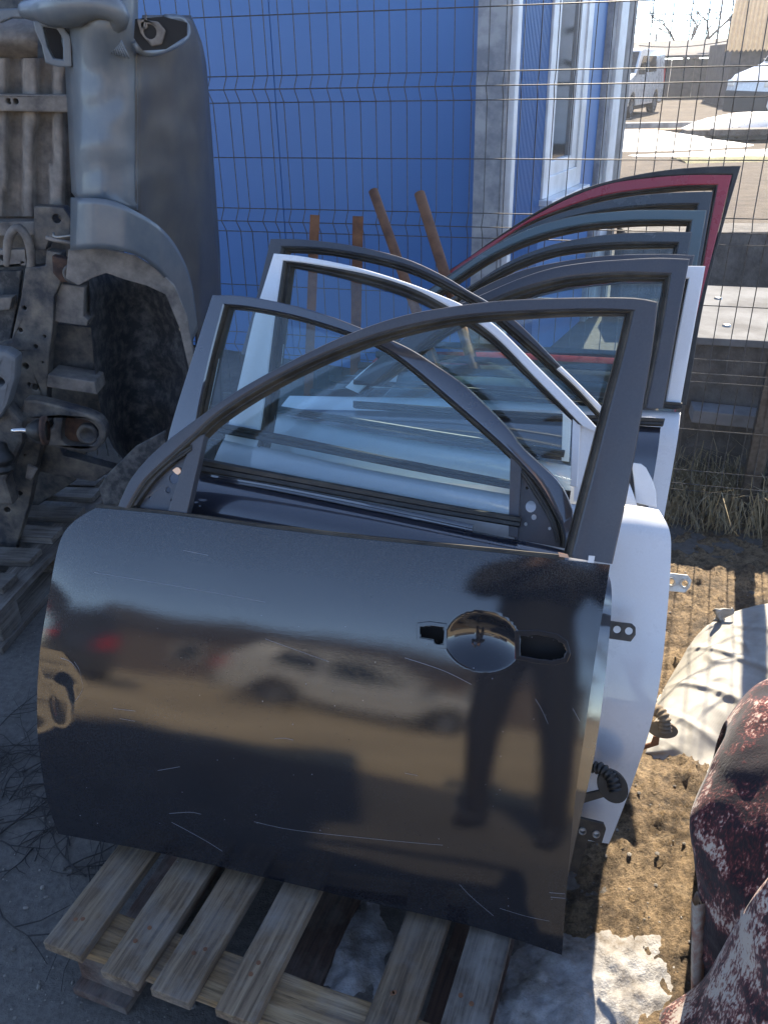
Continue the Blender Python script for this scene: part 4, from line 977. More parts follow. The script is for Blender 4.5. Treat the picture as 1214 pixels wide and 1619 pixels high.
# wheel-arch liner, hollow
Lf = catmull([(118, 398), (140, 440), (143, 500), (150, 580), (160, 650), (178, 705), (205, 735)], 30)
Rg = catmull([(262, 440), (290, 470), (304, 530), (310, 600), (300, 660), (270, 705), (232, 738)], 30)
ln = [[(l[0] + (r_[0] - l[0]) * t / 18, l[1] + (r_[1] - l[1]) * t / 18) for t in range(19)] for l, r_ in zip(Lf, Rg)]
MB().grid([[CW(ony(u, v, 2.44 + .36 * math.sin(math.pi * (.08 + .8 * j / 18)) + .015 * math.sin(i * .9) * (1 if j > 10 else 0) + .015 * nz((u * .04, v * .04, 1)))) for j, (u, v) in enumerate(r_)] for i, r_ in enumerate(ln)]).obj('wheel_liner', 'liner', cb, True)
yplate([(108, 394), (165, 393), (214, 404), (252, 428), (276, 452), (296, 500), (308, 580), (300, 590), (284, 520), (262, 466), (232, 452), (196, 442), (168, 432), (146, 440), (124, 452), (104, 440)], 2.40, 'dirt_steel2', 'arch_edge', th=.012)
yplate([(156, 772), (172, 748), (215, 706), (262, 680), (262, 720), (236, 752), (206, 792), (166, 802)], 2.30, 'liner', 'liner_flap', th=.008)
for (u, v) in ((268, 452), (288, 520)):
    yplate(circle(u, v, 5), 2.41 if v < 500 else 2.46, 'brass_dull', 'fastener', th=.006, bevel=.001)
# floor and chassis
yplate([(-260, -60), (150, -60), (150, 440), (165, 640), (120, 760), (60, 800), (-260, 800)], 2.80, 'dirt_steel', 'bulkhead', th=.03)
rows = []
for i in range(18):
    v = 92 + 250 * i / 17
    rows.append([CW(ony(u, v, 2.60 - .022 * (1 if (math.sin((u + 8) * .135 + .002 * v) > .1) else -1) + .01 * nz((u * .05, v * .03, 0)))) for u in [-200 + 6 * k for k in range(53)]])
MB().grid(rows).obj('ribbed_floor', 'dirt_steel2', cb, True)
rows = [[CW(ony(u, v, 2.60 - .07 * math.sin(math.pi * i / 9))) for u in range(-200, 80, 20)] for i, v in enumerate([30 + 62 * k / 9 for k in range(10)])]
MB().grid(rows).obj('front_roll', 'dirt_steel2', cb, True)
yplate([(-200, 20), (60, 12), (64, 30), (20, 28), (0, 36), (-200, 40)], 2.52, 'grey_bumper', 'front_edge', th=.02)
yplate([(-200, 146), (112, 150), (114, 178), (-200, 172)], 2.54, 'dirt_steel2', 'cross_member', [(14, 160, .007), (25, 160, .007)], th=.06, bevel=.006)
yplate([(-200, 352), (56, 350), (56, 372), (-200, 378)], 2.54, 'dirt_steel2', 'cross_member', th=.06)
yplate([(54, 326), (100, 328), (112, 345), (112, 378), (78, 380), (72, 396), (54, 396)], 2.50, 'dirt_steel', 'mount_bracket', [(90, 346, .012)], th=.05)
ptube([(13, 420, 2.50), (13, 385, 2.49), (20, 366, 2.48), (32, 361, 2.48), (44, 378, 2.48), (50, 405, 2.49), (49, 425, 2.50)], .0125, 'hose', 'dirt_steel2')
yplate([(-30, 396), (40, 394), (42, 418), (-30, 424)], 2.49, 'dirt_steel2', 'hose_clamp', [(4, 408, .008), (36, 416, .005)], th=.03)
ptube([(74, 376, 2.46), (90, 380, 2.45), (118, 385, 2.45)], .006, 'stay_rod', 'dirt_steel2', n=8)
ptube([(86, 368, 2.46), (88, 375, 2.45), (118, 372, 2.45)], .0035, 'bolt', 'steel', n=8)
yplate([(40, 424), (72, 420), (74, 396), (96, 400), (100, 440), (86, 470), (84, 520), (78, 560), (74, 640), (62, 720), (46, 800), (22, 878), (-60, 874), (-60, 560), (18, 540), (34, 470)], 2.48, 'dirt_steel', 'chassis_rail',
       [(39, 487, .006), (33, 522, .006), (26, 561, .011), (41, 579, .010), (57, 548, .006), (71, 532, .004), (56, 612, .010), (47, 608, .006), (68, 573, .003), (12, 806, .010), (40, 720, .004), (32, 780, .008), (22, 726, .004)], th=.05)
yplate([(-60, 430), (34, 428), (30, 470), (16, 540), (-60, 560)], 2.66, 'liner', 'engine_cavity', th=.02)
yplate([(-60, 472), (20, 470), (16, 490), (-60, 496)], 2.58, 'dirt_steel2', 'engine_rib', th=.04)
yplate([(82, 404), (130, 416), (130, 450), (96, 446), (84, 432)], 2.45, 'rust_dark', 'mount_plate', th=.03)
MB().lathe([(0, .028), (.012, .028), (.014, .020), (.010, .018), (.010, 0)], CW(ony(117, 432, 2.45)), (0, -1, 0), 20).obj('mount_disc', 'dirt_steel', cb, True)
yplate([(90, 448), (134, 454), (132, 500), (140, 506), (138, 516), (84, 508)], 2.50, 'dirt_steel2', 'stiffener', th=.07)
yplate([(76, 592), (150, 604), (154, 624), (74, 612)], 2.47, 'dirt_steel2', 'stiffener', th=.10)
yplate([(80, 512), (148, 518), (150, 604), (76, 592)], 2.60, 'dirt_steel', 'side_sheet', th=.02)
arm = yplate([(38, 632), (62, 634), (110, 646), (148, 658), (164, 672), (168, 690), (160, 706), (144, 716), (110, 711), (56, 702), (30, 690)], 2.40, 'dirt_steel', 'control_arm', [smoothpoly([(100, 660), (140, 666), (156, 684), (144, 704), (100, 700)], 20), [(78, 664), (85, 662), (84, 676), (77, 680)]], th=.05, bevel=.008, sm=40)
yplate(smoothpoly([(98, 656), (146, 662), (162, 684), (146, 708), (98, 702)], 24), 2.435, 'rust_dark', 'bushing_seat', [(142, 683, .020)], th=.01)
MB().lathe([(0, .034), (.02, .034), (.022, .022), (.006, .018), (.006, 0)], CW(ony(142, 684, 2.435)), (0, -1, 0), 24).obj('bushing', 'dirt_steel', cb, True)
bj = ptube([(20, 681, 2.30), (34, 680, 2.30), (46, 681, 2.30)], .0085, 'ball_joint_pin', 'shiny', n=6, seg=14)
MB().lathe([(0, .012), (.004, .02), (.03, .034), (.05, .034), (.052, .0)], CW(ony(43, 681, 2.30)), (1, .1, -.05), 20).obj('ball_joint_boot', 'rubber', cb, True)
MB().lathe([(.046, .030), (.046, .044), (.056, .044), (.06, .030)], CW(ony(43, 681, 2.30)), (1, .1, -.05), 22).obj('ball_joint_ring', 'rust_dark', cb, True)
yplate([(-40, 550), (8, 556), (26, 566), (24, 600), (12, 640), (-4, 668), (-40, 668)], 2.32, 'galv', 'corroded_block', [(0, 604, .012)], th=.06, bevel=.012)
yplate([(-40, 660), (10, 640), (36, 668), (36, 700), (10, 760), (22, 800), (-40, 800)], 2.36, 'dirt_steel', 'knuckle', th=.06, bevel=.012)
ptube([(-10, 708, 2.30), (2, 722, 2.29), (6, 745, 2.29)], [.03, .038, .03, .038, .03, .038, .026], 'coil_boot', 'rubber', n=30)
yplate([(60, 640), (100, 720), (180, 742), (150, 762), (56, 745)], 2.55, 'dirt_steel', 'lower_tray', th=.05)
yplate([(44, 735), (60, 742), (50, 760), (40, 756)], 2.42, 'dirt_steel2', 'small_tab', th=.012)

# sign across the yard, mirrored in the cabin window
SG = CP + ray(893, 66) * 17.0; SG = SG - EX * (2 * (SG - KB).dot(EX)); dv = ray(893, 66); dv = (dv - EX * (2 * dv.dot(EX))); dv.z = 0; dv.normalize()
sgn = thing('shop_sign', (SG.x, SG.y, 0), 'grey sign board with dark letters across the yard', 'sign'); nrm = -dv; XR = ZX.cross(nrm)
W_ = wl(sgn); fn_ = lambda x, z, d: W_(Vector((SG.x, SG.y, 0)) + XR * x + ZX * z + nrm * d)
MB().box(-1.5, 1.5, -.05, 0, SG.z - 3.0, SG.z + .75, fn=lambda x, y, z: fn_(x, z, y)).obj('board', 'whiteplastic', sgn)
for x in (-1.3, 1.3): MB().box(x - .03, x + .03, -.12, -.051, 0, SG.z + .6, fn=lambda x, y, z: fn_(x, z, y)).obj('post', 'steel', sgn)
cu_ = bpy.data.curves.new('letters', 'FONT'); cu_.body = 'C\u0102'; cu_.size = 1.05; cu_.align_x = 'CENTER'; cu_.extrude = .004
to = bpy.data.objects.new('letters', cu_); COL.objects.link(to); dg = bpy.context.evaluated_depsgraph_get(); tm = bpy.data.meshes.new_from_object(to.evaluated_get(dg)); bpy.data.objects.remove(to)
for v_ in tm.vertices: v_.co = fn_(v_.co.x, SG.z - .45 + v_.co.y, .006 + v_.co.z)
link('letters', tm, 'blacksteel', sgn)
MB().box(-1.2, 1.2, .001, .006, SG.z - .80, SG.z - .73, fn=lambda x, y, z: fn_(x, z, y)).obj('rule_line', 'blacksteel', sgn)


# ------------------------------------------------------------------ sack and blanket at the right
def cloth(root, ctrl, name, mat, nu, nv, wr, seed, back=None, th=.006, folds=None, skirt=False):
    W_ = wl(root); rows = [[onz(u, v, z) for u, v, z in r_] for r_ in ctrl]
    if back: rows = [[p + Vector(back) * (p.z if True else 1) - Vector((0, 0, p.z)) for p in rows[0]], [p + Vector(back) * .35 * p.z - Vector((0, 0, p.z * .15)) for p in rows[0]]] + rows
    if skirt: rows.append([Vector((p.x + .01, p.y - .06, .004)) for p in rows[-1]])
    for r_ in rows:                                        # the heap goes on to the right and falls to the ground
        e = r_[-1]; r_ += [e + Vector((.20, .05, -e.z * .30)), e + Vector((.42, .10, -max(0, e.z - .004)))]
    rows = [catmull([tuple(p) for p in r_], nu) for r_ in rows]
    cols = [catmull([tuple(r_[j]) for r_ in rows], nv) for j in range(nu)]
    G = [[cols[j][i] for j in range(nu)] for i in range(nv)]
    out = []
    for i, r_ in enumerate(G):
        q = []
        for j, p in enumerate(r_):
            t = Vector((p.x, p.y, p.z * 1.3)) + Vector((seed, 0, 0))
            k = wr * (noise.fractal(t * 5, .9, 2.1, 3) + .7 * (1 - abs(noise.noise(t * 9)) * 2.4) * .6 + .25 * noise.noise(t * 30))
            if folds: k += folds(p, i / nv, j / nu)
            f_ = min(1, max(.15, p.z * 12))
            q.append(W_((p.x - k * .45 * f_, p.y - k * .6 * f_, max(.004, p.z + k * .6 * f_))))
        out.append(q)
    o = MB().grid(out).obj(name, mat, root, True)
    md = o.modifiers.new('thick', 'SOLIDIFY'); md.thickness = th; md.offset = -1
    return o
sk0 = onz(1110, 1200, 0)
sack = thing('woven_sack', (sk0.x, sk0.y, 0), 'crumpled off-white woven sack lying behind the maroon blanket', 'sack')
so_ = cloth(sack, [
    [(1036, 1112, 0.006), (1072, 1052, 0.038), (1104, 1006, 0.073), (1140, 980, 0.104), (1180, 967, 0.127), (1214, 960, 0.142), (1310, 950, 0.154)],
    [(1030, 1142, 0.012), (1066, 1094, 0.050), (1102, 1052, 0.084), (1140, 1024, 0.115), (1180, 1004, 0.135), (1220, 996, 0.154), (1310, 990, 0.161)],
    [(1022, 1168, 0.012), (1060, 1142, 0.042), (1100, 1110, 0.073), (1140, 1078, 0.104), (1180, 1052, 0.127), (1220, 1042, 0.146), (1310, 1040, 0.154)],
    [(1014, 1188, 0.007), (1046, 1184, 0.025), (1092, 1164, 0.046), (1130, 1146, 0.065), (1160, 1132, 0.084), (1220, 1112, 0.112), (1310, 1110, 0.127)],
    [(1014, 1193, 0.002), (1052, 1196, 0.014), (1090, 1205, 0.019), (1122, 1198, 0.027), (1160, 1186, 0.038), (1220, 1180, 0.050), (1310, 1180, 0.061)],
    [(1018, 1200, 0.001), (1064, 1226, 0.001), (1100, 1264, 0.001), (1132, 1240, 0.004), (1170, 1236, 0.007), (1230, 1236, 0.012), (1310, 1236, 0.012)]],
    'sack_body', 'bag', 230, 130, .006, 3.3, back=(.25, .75, 0), th=.004, folds=lambda p, i, j: .009 * max(0, 1 - 5 * abs(noise.noise(Vector((p.x * 6 + p.y * 4, p.y * 2.4, 2.2))))) + .006 * max(0, 1 - 5 * abs(noise.noise(Vector((p.x * 12 - p.y * 9, p.y * 13, 5.2))))))
e0 = wl(sack)(onz(1138, 984, .10))
mb = MB(); rows = []
for i in range(9):
    t = i / 8; rows.append([(e0.x + .012 * (j - 2) * (1 - .3 * t) + .012 * math.sin(t * 5 + j), e0.y + .01 * math.sin(j * 2.1 + t * 4), e0.z + .05 * t + .006 * math.cos(j * 1.7)) for j in range(5)])
tie = mb.grid(rows).obj('tied_corner', 'bag', sack, True); md = tie.modifiers.new('thick', 'SOLIDIFY'); md.thickness = .004

bl0 = onz(1150, 1500, 0)
blk = thing('fleece_blanket', (bl0.x, bl0.y, 0), 'mottled maroon and cream fleece blanket heaped at the lower right', 'blanket')
fold1 = lambda p, i, j: .018 * math.sin(j * 17 + i * 4 + 2 * nz((p.x * 4, p.y * 4, 0))) * min(1, j * 2.2 + .1)
cloth(blk, [
    [(1143, 1166, .48), (1176, 1122, .53), (1214, 1098, .56), (1300, 1080, .58)],
    [(1119, 1216, .45), (1160, 1200, .51), (1214, 1184, .55), (1300, 1170, .58)],
    [(1093, 1288, .39), (1142, 1290, .45), (1214, 1280, .50), (1300, 1270, .54)],
    [(1099, 1370, .30), (1146, 1380, .36), (1214, 1372, .42), (1300, 1360, .48)],
    [(1104, 1460, .18), (1142, 1470, .24), (1202, 1470, .31), (1300, 1470, .38)],
    [(1104, 1562, .02), (1134, 1572, .05), (1190, 1578, .10), (1300, 1584, .18)]], 'blanket_side', 'blanket', 120, 120, .016, 9.1, back=(.28, .60, 0), folds=fold1)
fold2 = lambda p, i, j: .014 * math.sin(i * 9 + j * 5) * min(1, j * 2)
cloth(blk, [
    [(1064, 1583, .03), (1112, 1546, .10), (1160, 1466, .30), (1214, 1386, .47), (1310, 1300, .58)],
    [(1042, 1604, .015), (1102, 1590, .10), (1160, 1540, .26), (1220, 1480, .41), (1310, 1420, .52)],
    [(1040, 1640, .012), (1102, 1650, .09), (1162, 1640, .20), (1232, 1600, .33), (1320, 1560, .44)],
    [(1052, 1720, .006), (1122, 1740, .04), (1182, 1760, .10), (1252, 1760, .20), (1340, 1760, .30)]], 'blanket_flap', 'blanket_light', 130, 90, .016, 4.7, folds=fold2, skirt=True)
mb = MB(); W_ = wl(blk); hl = catmull([tuple(onz(u, v, z)) for u, v, z in ((1101, 1418, .24), (1101, 1470, .165), (1100, 1520, .09), (1100, 1572, .012))], 20)
mb.grid([[W_(p + Vector((dx, dy, 0))) for p in hl] for dx, dy in ((.004, .012), (-.012, -.006), (-.010, -.018), (.012, -.012), (.004, .012))]).obj('hem', 'hem', blk, True)

# ------------------------------------------------------------------ snow, twigs, dead grass, pebbles
def snowfn(cx, cy, rx, ry, hgt, rot, seed):
    c_, s_ = math.cos(rot), math.sin(rot)
    def f(x, y):
        dx, dy = x - cx, y - cy; a, b = (dx * c_ + dy * s_) / rx, (-dx * s_ + dy * c_) / ry
        r_ = math.sqrt(a * a + b * b) + .15 * noise.fractal(Vector((x * 6 / max(1, 4 * rx), y * 6 / max(1, 4 * rx), seed)), .9, 2.1, 4)
        return hgt * sm((1.25 - r_) * 1.0) + (.004 + .009 * (rx < 1)) * noise.fractal(Vector((x * 22, y * 22, seed)), .8, 2.2, 4) * sm(1.4 - r_) - .012
    return f
def snow(cx, cy, rx, ry, hgt, rot, seed, mat, step, label):
    R_ = max(rx, ry) * 1.9; o = relief('snow_patch', cx - R_, cx + R_, cy - R_, cy + R_, step, snowfn(cx, cy, rx, ry, hgt, rot, seed), mat)
    o['kind'] = 'stuff'; o['label'] = label; o['category'] = 'snow'; return o
s_ = onz(930, 1560, 0); snow(s_.x, s_.y, .27, .13, .042, R(25), 2.0, 'slush', .006, 'dirty melting snow heap beside the pallet')
s_ = onz(556, 1500, 0); snow(s_.x, s_.y, .09, .16, .026, R(0), 5.0, 'slush', .008, 'small ice patch under pallet boards')
mb = MB(); rnd = random.Random(3)
for i in range(64):
    u, v = rnd.uniform(-70, 165), rnd.uniform(1170, 1400)
    p = onz(u, v, .006); a = rnd.uniform(0, 6.28); L = rnd.uniform(.08, .30); pts = [p.copy()]
    for k in range(7):
        a += rnd.uniform(-.35, .35); p = p + Vector((math.cos(a), math.sin(a), 0)) * L / 7; pts.append(Vector((p.x, p.y, .005 + .014 * abs(nz((p.x * 14, p.y * 14, i))))))
    r_ = rnd.uniform(.0010, .0026); mb.tube(pts, [r_ * (1 - .09 * k) for k in range(8)], 5, caps=False)
    for k in (2, 4, 5):
        q = pts[k]; b = a + rnd.choice((-1, 1)) * rnd.uniform(.5, 1.1); mb.tube([q, q + Vector((math.cos(b), math.sin(b), .05)) * L * .18, q + Vector((math.cos(b + .2), math.sin(b + .2), .03)) * L * .38], [r_ * .7, r_ * .5, r_ * .3], 4, caps=False)
o = mb.obj('twigs', 'twig', fix=False); o['kind'] = 'stuff'; o['label'] = 'tangle of thin dark twigs on the ground left of door'; o['category'] = 'twigs'
mb = MB()
for i in range(2600):
    l = rnd.uniform(-.45, .75); off = rnd.uniform(-.10, .34); b = FO(l, off); b.z = .0
    if b.x < .95: continue
    h = rnd.uniform(.06, .26) * (1.2 if rnd.random() < .3 else .8); dx, dy = rnd.gauss(0, .07), rnd.gauss(-.02, .07); w_ = rnd.uniform(.0009, .0022)
    m_ = b + Vector((dx * .4, dy * .4, h * .7)); t_ = b + Vector((dx * 1.3, dy * 1.3, h * rnd.uniform(.5, 1)))
    mb.add([b + Vector((-w_, 0, 0)), b + Vector((w_, 0, 0)), m_ + Vector((w_, 0, 0)), m_ + Vector((-w_, 0, 0)), t_], [(0, 1, 2, 3), (3, 2, 4)])
o = mb.obj('dead_grass', 'hay', fix=False); o['kind'] = 'stuff'; o['label'] = 'tuft of dry dead grass along the fence foot'; o['category'] = 'grass'
M['pebble'] = basic('grit', (0.10, 0.09, 0.08), 0.9, col2=(0.30, 0.27, 0.23), scale=16)
bmi = bmesh.new(); bmesh.ops.create_icosphere(bmi, subdivisions=1, radius=1); ico_v = [v.co.copy() for v in bmi.verts]; ico_f = [tuple(v.index for v in f.verts) for f in bmi.faces]; bmi.free()
mb = MB()
for i in range(900):
    if i < 420: p = onz(rnd.uniform(-60, 330), rnd.uniform(960, 1640), 0)
    else:
        p = onz(rnd.uniform(880, 1240), rnd.uniform(840, 1640), 0)
    z0 = max(0, soilz(p.x, p.y)) if .05 < p.x < 2.7 else 0
    r_ = .0012 + .0045 * rnd.random() ** 3; s3 = Vector((rnd.uniform(.7, 1.4), rnd.uniform(.7, 1.4), rnd.uniform(.4, .9))) * r_
    mb.add([(p.x + v.x * s3.x, p.y + v.y * s3.y, z0 + r_ * .4 + v.z * s3.z) for v in ico_v], ico_f)
o = mb.obj('grit', 'pebble', fix=False); o['kind'] = 'stuff'; o['label'] = 'scattered grit and pebbles on the yard ground'; o['category'] = 'grit'

# ------------------------------------------------------------------ vehicles
def vehicle(name, label, cat, loc, heading, top, W, belt, tumble, wheels, wr, pmat, wins, shield, front, rear, lower=.32, group=None, bump_mat='blackplastic'):
    """car or van: side outline with wheel arches, tapered cabin, glazing, lamps, bumpers, wheels. x is forward"""
    t = thing(name, loc, label, cat, heading, group)
    pts = list(top)
    base = []
    for wx in wheels:                                        # underside from front to rear with arches
        base += [(wx + (wr + .06) * math.cos(a), lower + (wr + .06 - lower + wr * .0) * 0 + max(0, (wr + .06) * math.sin(a) + wr - lower)) for a in [math.pi * k / 10 for k in range(11)]]
    outline = pts + base
    hw = lambda z: W / 2 - max(0, z - belt) * tumble
    n = len(outline); vs = [(x, -hw(z), z) for x, z in outline] + [(x, hw(z), z) for x, z in outline]
    tris = tessellate_polygon([[Vector((x, z, 0)) for x, z in outline]])
    mb = MB().add(vs, [tuple(f) for f in tris] + [tuple(i + n for i in reversed(f)) for f in tris] + [(i, (i + 1) % n, (i + 1) % n + n, i + n) for i in range(n)])
    body = mb.obj('body', pmat, t, bevel=.035, seg=3); autosmooth(body, .5)
    for s in (-1, 1):
        for w_ in wins:
            y = lambda z, e: s * (hw(z) + e)
            mb = MB().add([(x, y(z, .006), z) for x, z in w_] + [(x, y(z, -.02), z) for x, z in w_], [tuple(range(len(w_)))] + [(i, (i + 1) % len(w_), (i + 1) % len(w_) + len(w_), i + len(w_)) for i in range(len(w_))])
            mb.obj('side_window', 'carglass', t)
    (xa_, za), (xb_, zb) = shield
    def glazing(xa_, za, xb_, zb, nm, e):
        nrm = Vector((zb - za, 0, -(xb_ - xa_))).normalized() * e
        ins = .07
        q = [Vector((xa_, -hw(za) + ins, za)), Vector((xa_, hw(za) - ins, za)), Vector((xb_, hw(zb) - ins, zb)), Vector((xb_, -hw(zb) + ins, zb))]
        MB().add([p + nrm for p in q] + [p - nrm for p in q], [(0, 1, 2, 3), (7, 6, 5, 4), (0, 4, 5, 1), (1, 5, 6, 2), (2, 6, 7, 3), (3, 7, 4, 0)]).obj(nm, 'carglass', t)
    glazing(xa_, za, xb_, zb, 'windscreen', .008)
    fx, fz = front
    for s in (-1, 1):
        MB().box(fx - .32, fx + .012, s * (W / 2 - .03) - (.30 if s > 0 else 0), s * (W / 2 - .03) + (0 if s > 0 else .30), fz - .07, fz + .08).obj('headlight', 'headlight', t, bevel=.03)
        rx, rz_, rh = rear
        MB().box(rx - .012, rx + .10, s * (W / 2 + .006) - (.20 if s > 0 else 0), s * (W / 2 + .006) + (0 if s > 0 else .20), rz_ - rh, rz_ + rh).obj('tail_light', 'taillight', t, bevel=.02)
        MB().box(xb_ - .25, xb_ - .10, s * (W / 2 + .12) - .09, s * (W / 2 + .12) + .09, belt + .02, belt + .17).obj('wing_mirror', 'blackplastic', t, bevel=.03)
    MB().box(fx - .25, fx + .05, -W / 2 + .02, W / 2 - .02, lower - .06, fz - .16).obj('front_bumper', bump_mat, t, bevel=.05)
    MB().box(rear[0] - .05, rear[0] + .2, -W / 2 + .02, W / 2 - .02, lower - .04, lower + .22).obj('rear_bumper', bump_mat, t, bevel=.04)
    MB().box(min(wheels) - .5, max(wheels) + .5, -W / 2 + .25, W / 2 - .25, .18, lower + .15).obj('underbody', 'blackplastic', t)
    for wx in wheels:
        for s in (-1, 1):
            c = (wx, s * (W / 2 - .11), wr)
            wh = MB().lathe([(-.10, wr * .6), (-.10, wr * .93), (-.07, wr), (.07, wr), (.10, wr * .93), (.10, wr * .62), (.06, wr * .58)], c, (0, s, 0), 28).obj('wheel', 'tyre', t, True)
            mb = MB().lathe([(.05, wr * .62), (.09, wr * .60), (.085, wr * .52), (.03, wr * .50)], c, (0, s, 0), 24)
            mb.lathe([(.085, 0.001), (.09, wr * .14), (.05, wr * .16)], c, (0, s, 0), 12)
            for k in range(5):
                a = 2 * math.pi * k / 5; ca, sa_ = math.cos(a), math.sin(a); px, pz = -sa_, ca; h_ = wr * .09
                pr_ = [(c[0] + ca * r_ + px * q, c[1] + s * e, c[2] + sa_ * r_ + pz * q) for e in (.08, .04) for r_, q in ((wr * .1, -h_), (wr * .55, -h_ * .8), (wr * .55, h_ * .8), (wr * .1, h_))]
                mb.add(pr_, [(0, 1, 2, 3), (7, 6, 5, 4), (0, 4, 5, 1), (1, 5, 6, 2), (2, 6, 7, 3), (3, 7, 4, 0)])
            mb.obj('rim', 'rim', wh)
    return t
VAN = [(-2.15, .32), (-2.2, .9), (-2.12, 1.72), (-1.95, 1.84), (.5, 1.86), (.72, 1.80), (1.32, 1.20), (1.95, 1.03), (2.14, .86), (2.18, .5), (2.1, .32)]
VWIN = [[(.0, 1.22), (.0, 1.66), (.55, 1.66), (1.08, 1.22)], [(-1.0, 1.22), (-1.0, 1.66), (-.12, 1.66), (-.12, 1.22)]]
BVAN = [(-3.0, .36), (-3.05, 1.2), (-2.95, 2.35), (-2.7, 2.48), (.9, 2.48), (1.15, 2.38), (1.75, 1.42), (2.45, 1.18), (2.62, 1.0), (2.68, .5), (2.58, .36)]
BWIN = [[(.35, 1.42), (.35, 2.05), (1.0, 2.05), (1.45, 1.42)]]
HAT = [(-1.95, .30), (-2.02, .7), (-1.95, .98), (-1.55, 1.40), (-1.2, 1.47), (.15, 1.47), (.45, 1.40), (1.1, .98), (1.75, .84), (1.98, .68), (2.02, .45), (1.92, .30)]
HWIN = [[(-.45, .98), (-.45, 1.36), (.12, 1.36), (.78, .98)], [(-1.35, 1.0), (-1.15, 1.36), (-.55, 1.36), (-.55, .98)]]
vehicle('delivery_van', 'pale small van facing the yard, beside the concrete post in background', 'van', (7.7, 29.6, 0), math.atan2(-.86, -.51), VAN, 1.8, 1.15, .10, (1.42, -1.32), .32, 'vanwhite', VWIN, ((.74, 1.77), (1.30, 1.23)), (2.16, .86), (-2.2, 1.1, .22))
wv = onz(1189, 196, 0); hd = Vector((-.985, -.17, 0)).normalized()
vehicle('delivery_van', 'large white van with black front bumper at the right edge behind fence', 'van', wv - hd * 1.75 + Vector((hd.y, -hd.x, 0)) * .95 * -1, math.atan2(hd.y, hd.x), BVAN, 2.0, 1.35, .06, (1.75, -1.75), .34, 'vanwhite', BWIN, ((1.17, 2.34), (1.73, 1.46)), (2.64, .98), (-3.05, 1.2, .3), lower=.38)
# the street behind the photographer, seen in the lacquer of the front door
vehicle('parked_car', 'pale silver hatchback parked across the street', 'car', (-5.3, -8.9, 0), math.atan2(-.515, .857), HAT, 1.75, .95, .16, (1.22, -1.22), .31, 'carwhite', HWIN, ((.47, 1.38), (1.06, 1.01)), (1.99, .68), (-2.0, .82, .12))
vehicle('parked_car', 'dark estate car parked with red tail lights towards the yard', 'car', (-8.6, -5.8, 0), math.atan2(-.70, -.71), HAT, 1.78, .95, .16, (1.22, -1.22), .31, 'cardark', HWIN, ((.47, 1.38), (1.06, 1.01)), (1.99, .68), (-2.0, .82, .12))
def house(name, label, loc, rz, w_, dp, h_, rh, wm_, rm):
    t = thing(name, loc, label, 'building', rz)
    MB().box(-w_ / 2, w_ / 2, 0, dp, 0, h_).obj('wall', wm_, t)
    MB().add([(-w_ / 2 - .3, -.3, h_), (w_ / 2 + .3, -.3, h_), (w_ / 2 + .3, dp + .3, h_), (-w_ / 2 - .3, dp + .3, h_), (-w_ / 2 - .3, dp / 2, h_ + rh), (w_ / 2 + .3, dp / 2, h_ + rh)], [(0, 1, 5, 4), (2, 3, 4, 5), (0, 4, 3), (1, 2, 5), (0, 3, 2, 1)]).obj('roof', rm, t)
    for i in range(int(w_ / 2.6)):
        x = -w_ / 2 + 1.3 + i * 2.6; f_ = MB().box(x - .55, x + .55, -.05, .02, .9, 2.2).obj('window', 'whiteplastic', t, bevel=.01)
        MB().box(x - .47, x + .47, -.06, -.02, .98, 2.12).obj('pane', 'carglass', f_)
    return t
house('brown_house', 'low brown house across the street behind the photographer', (-14, -24, 0), R(180 - 30), 18, 7, 2.7, 1.5, 'brick', 'darkshed')
house('brown_house', 'second low brown house across the street behind the photographer', (6, -27, 0), R(180 + 5), 16, 7, 2.6, 1.4, 'brick', 'darkshed')

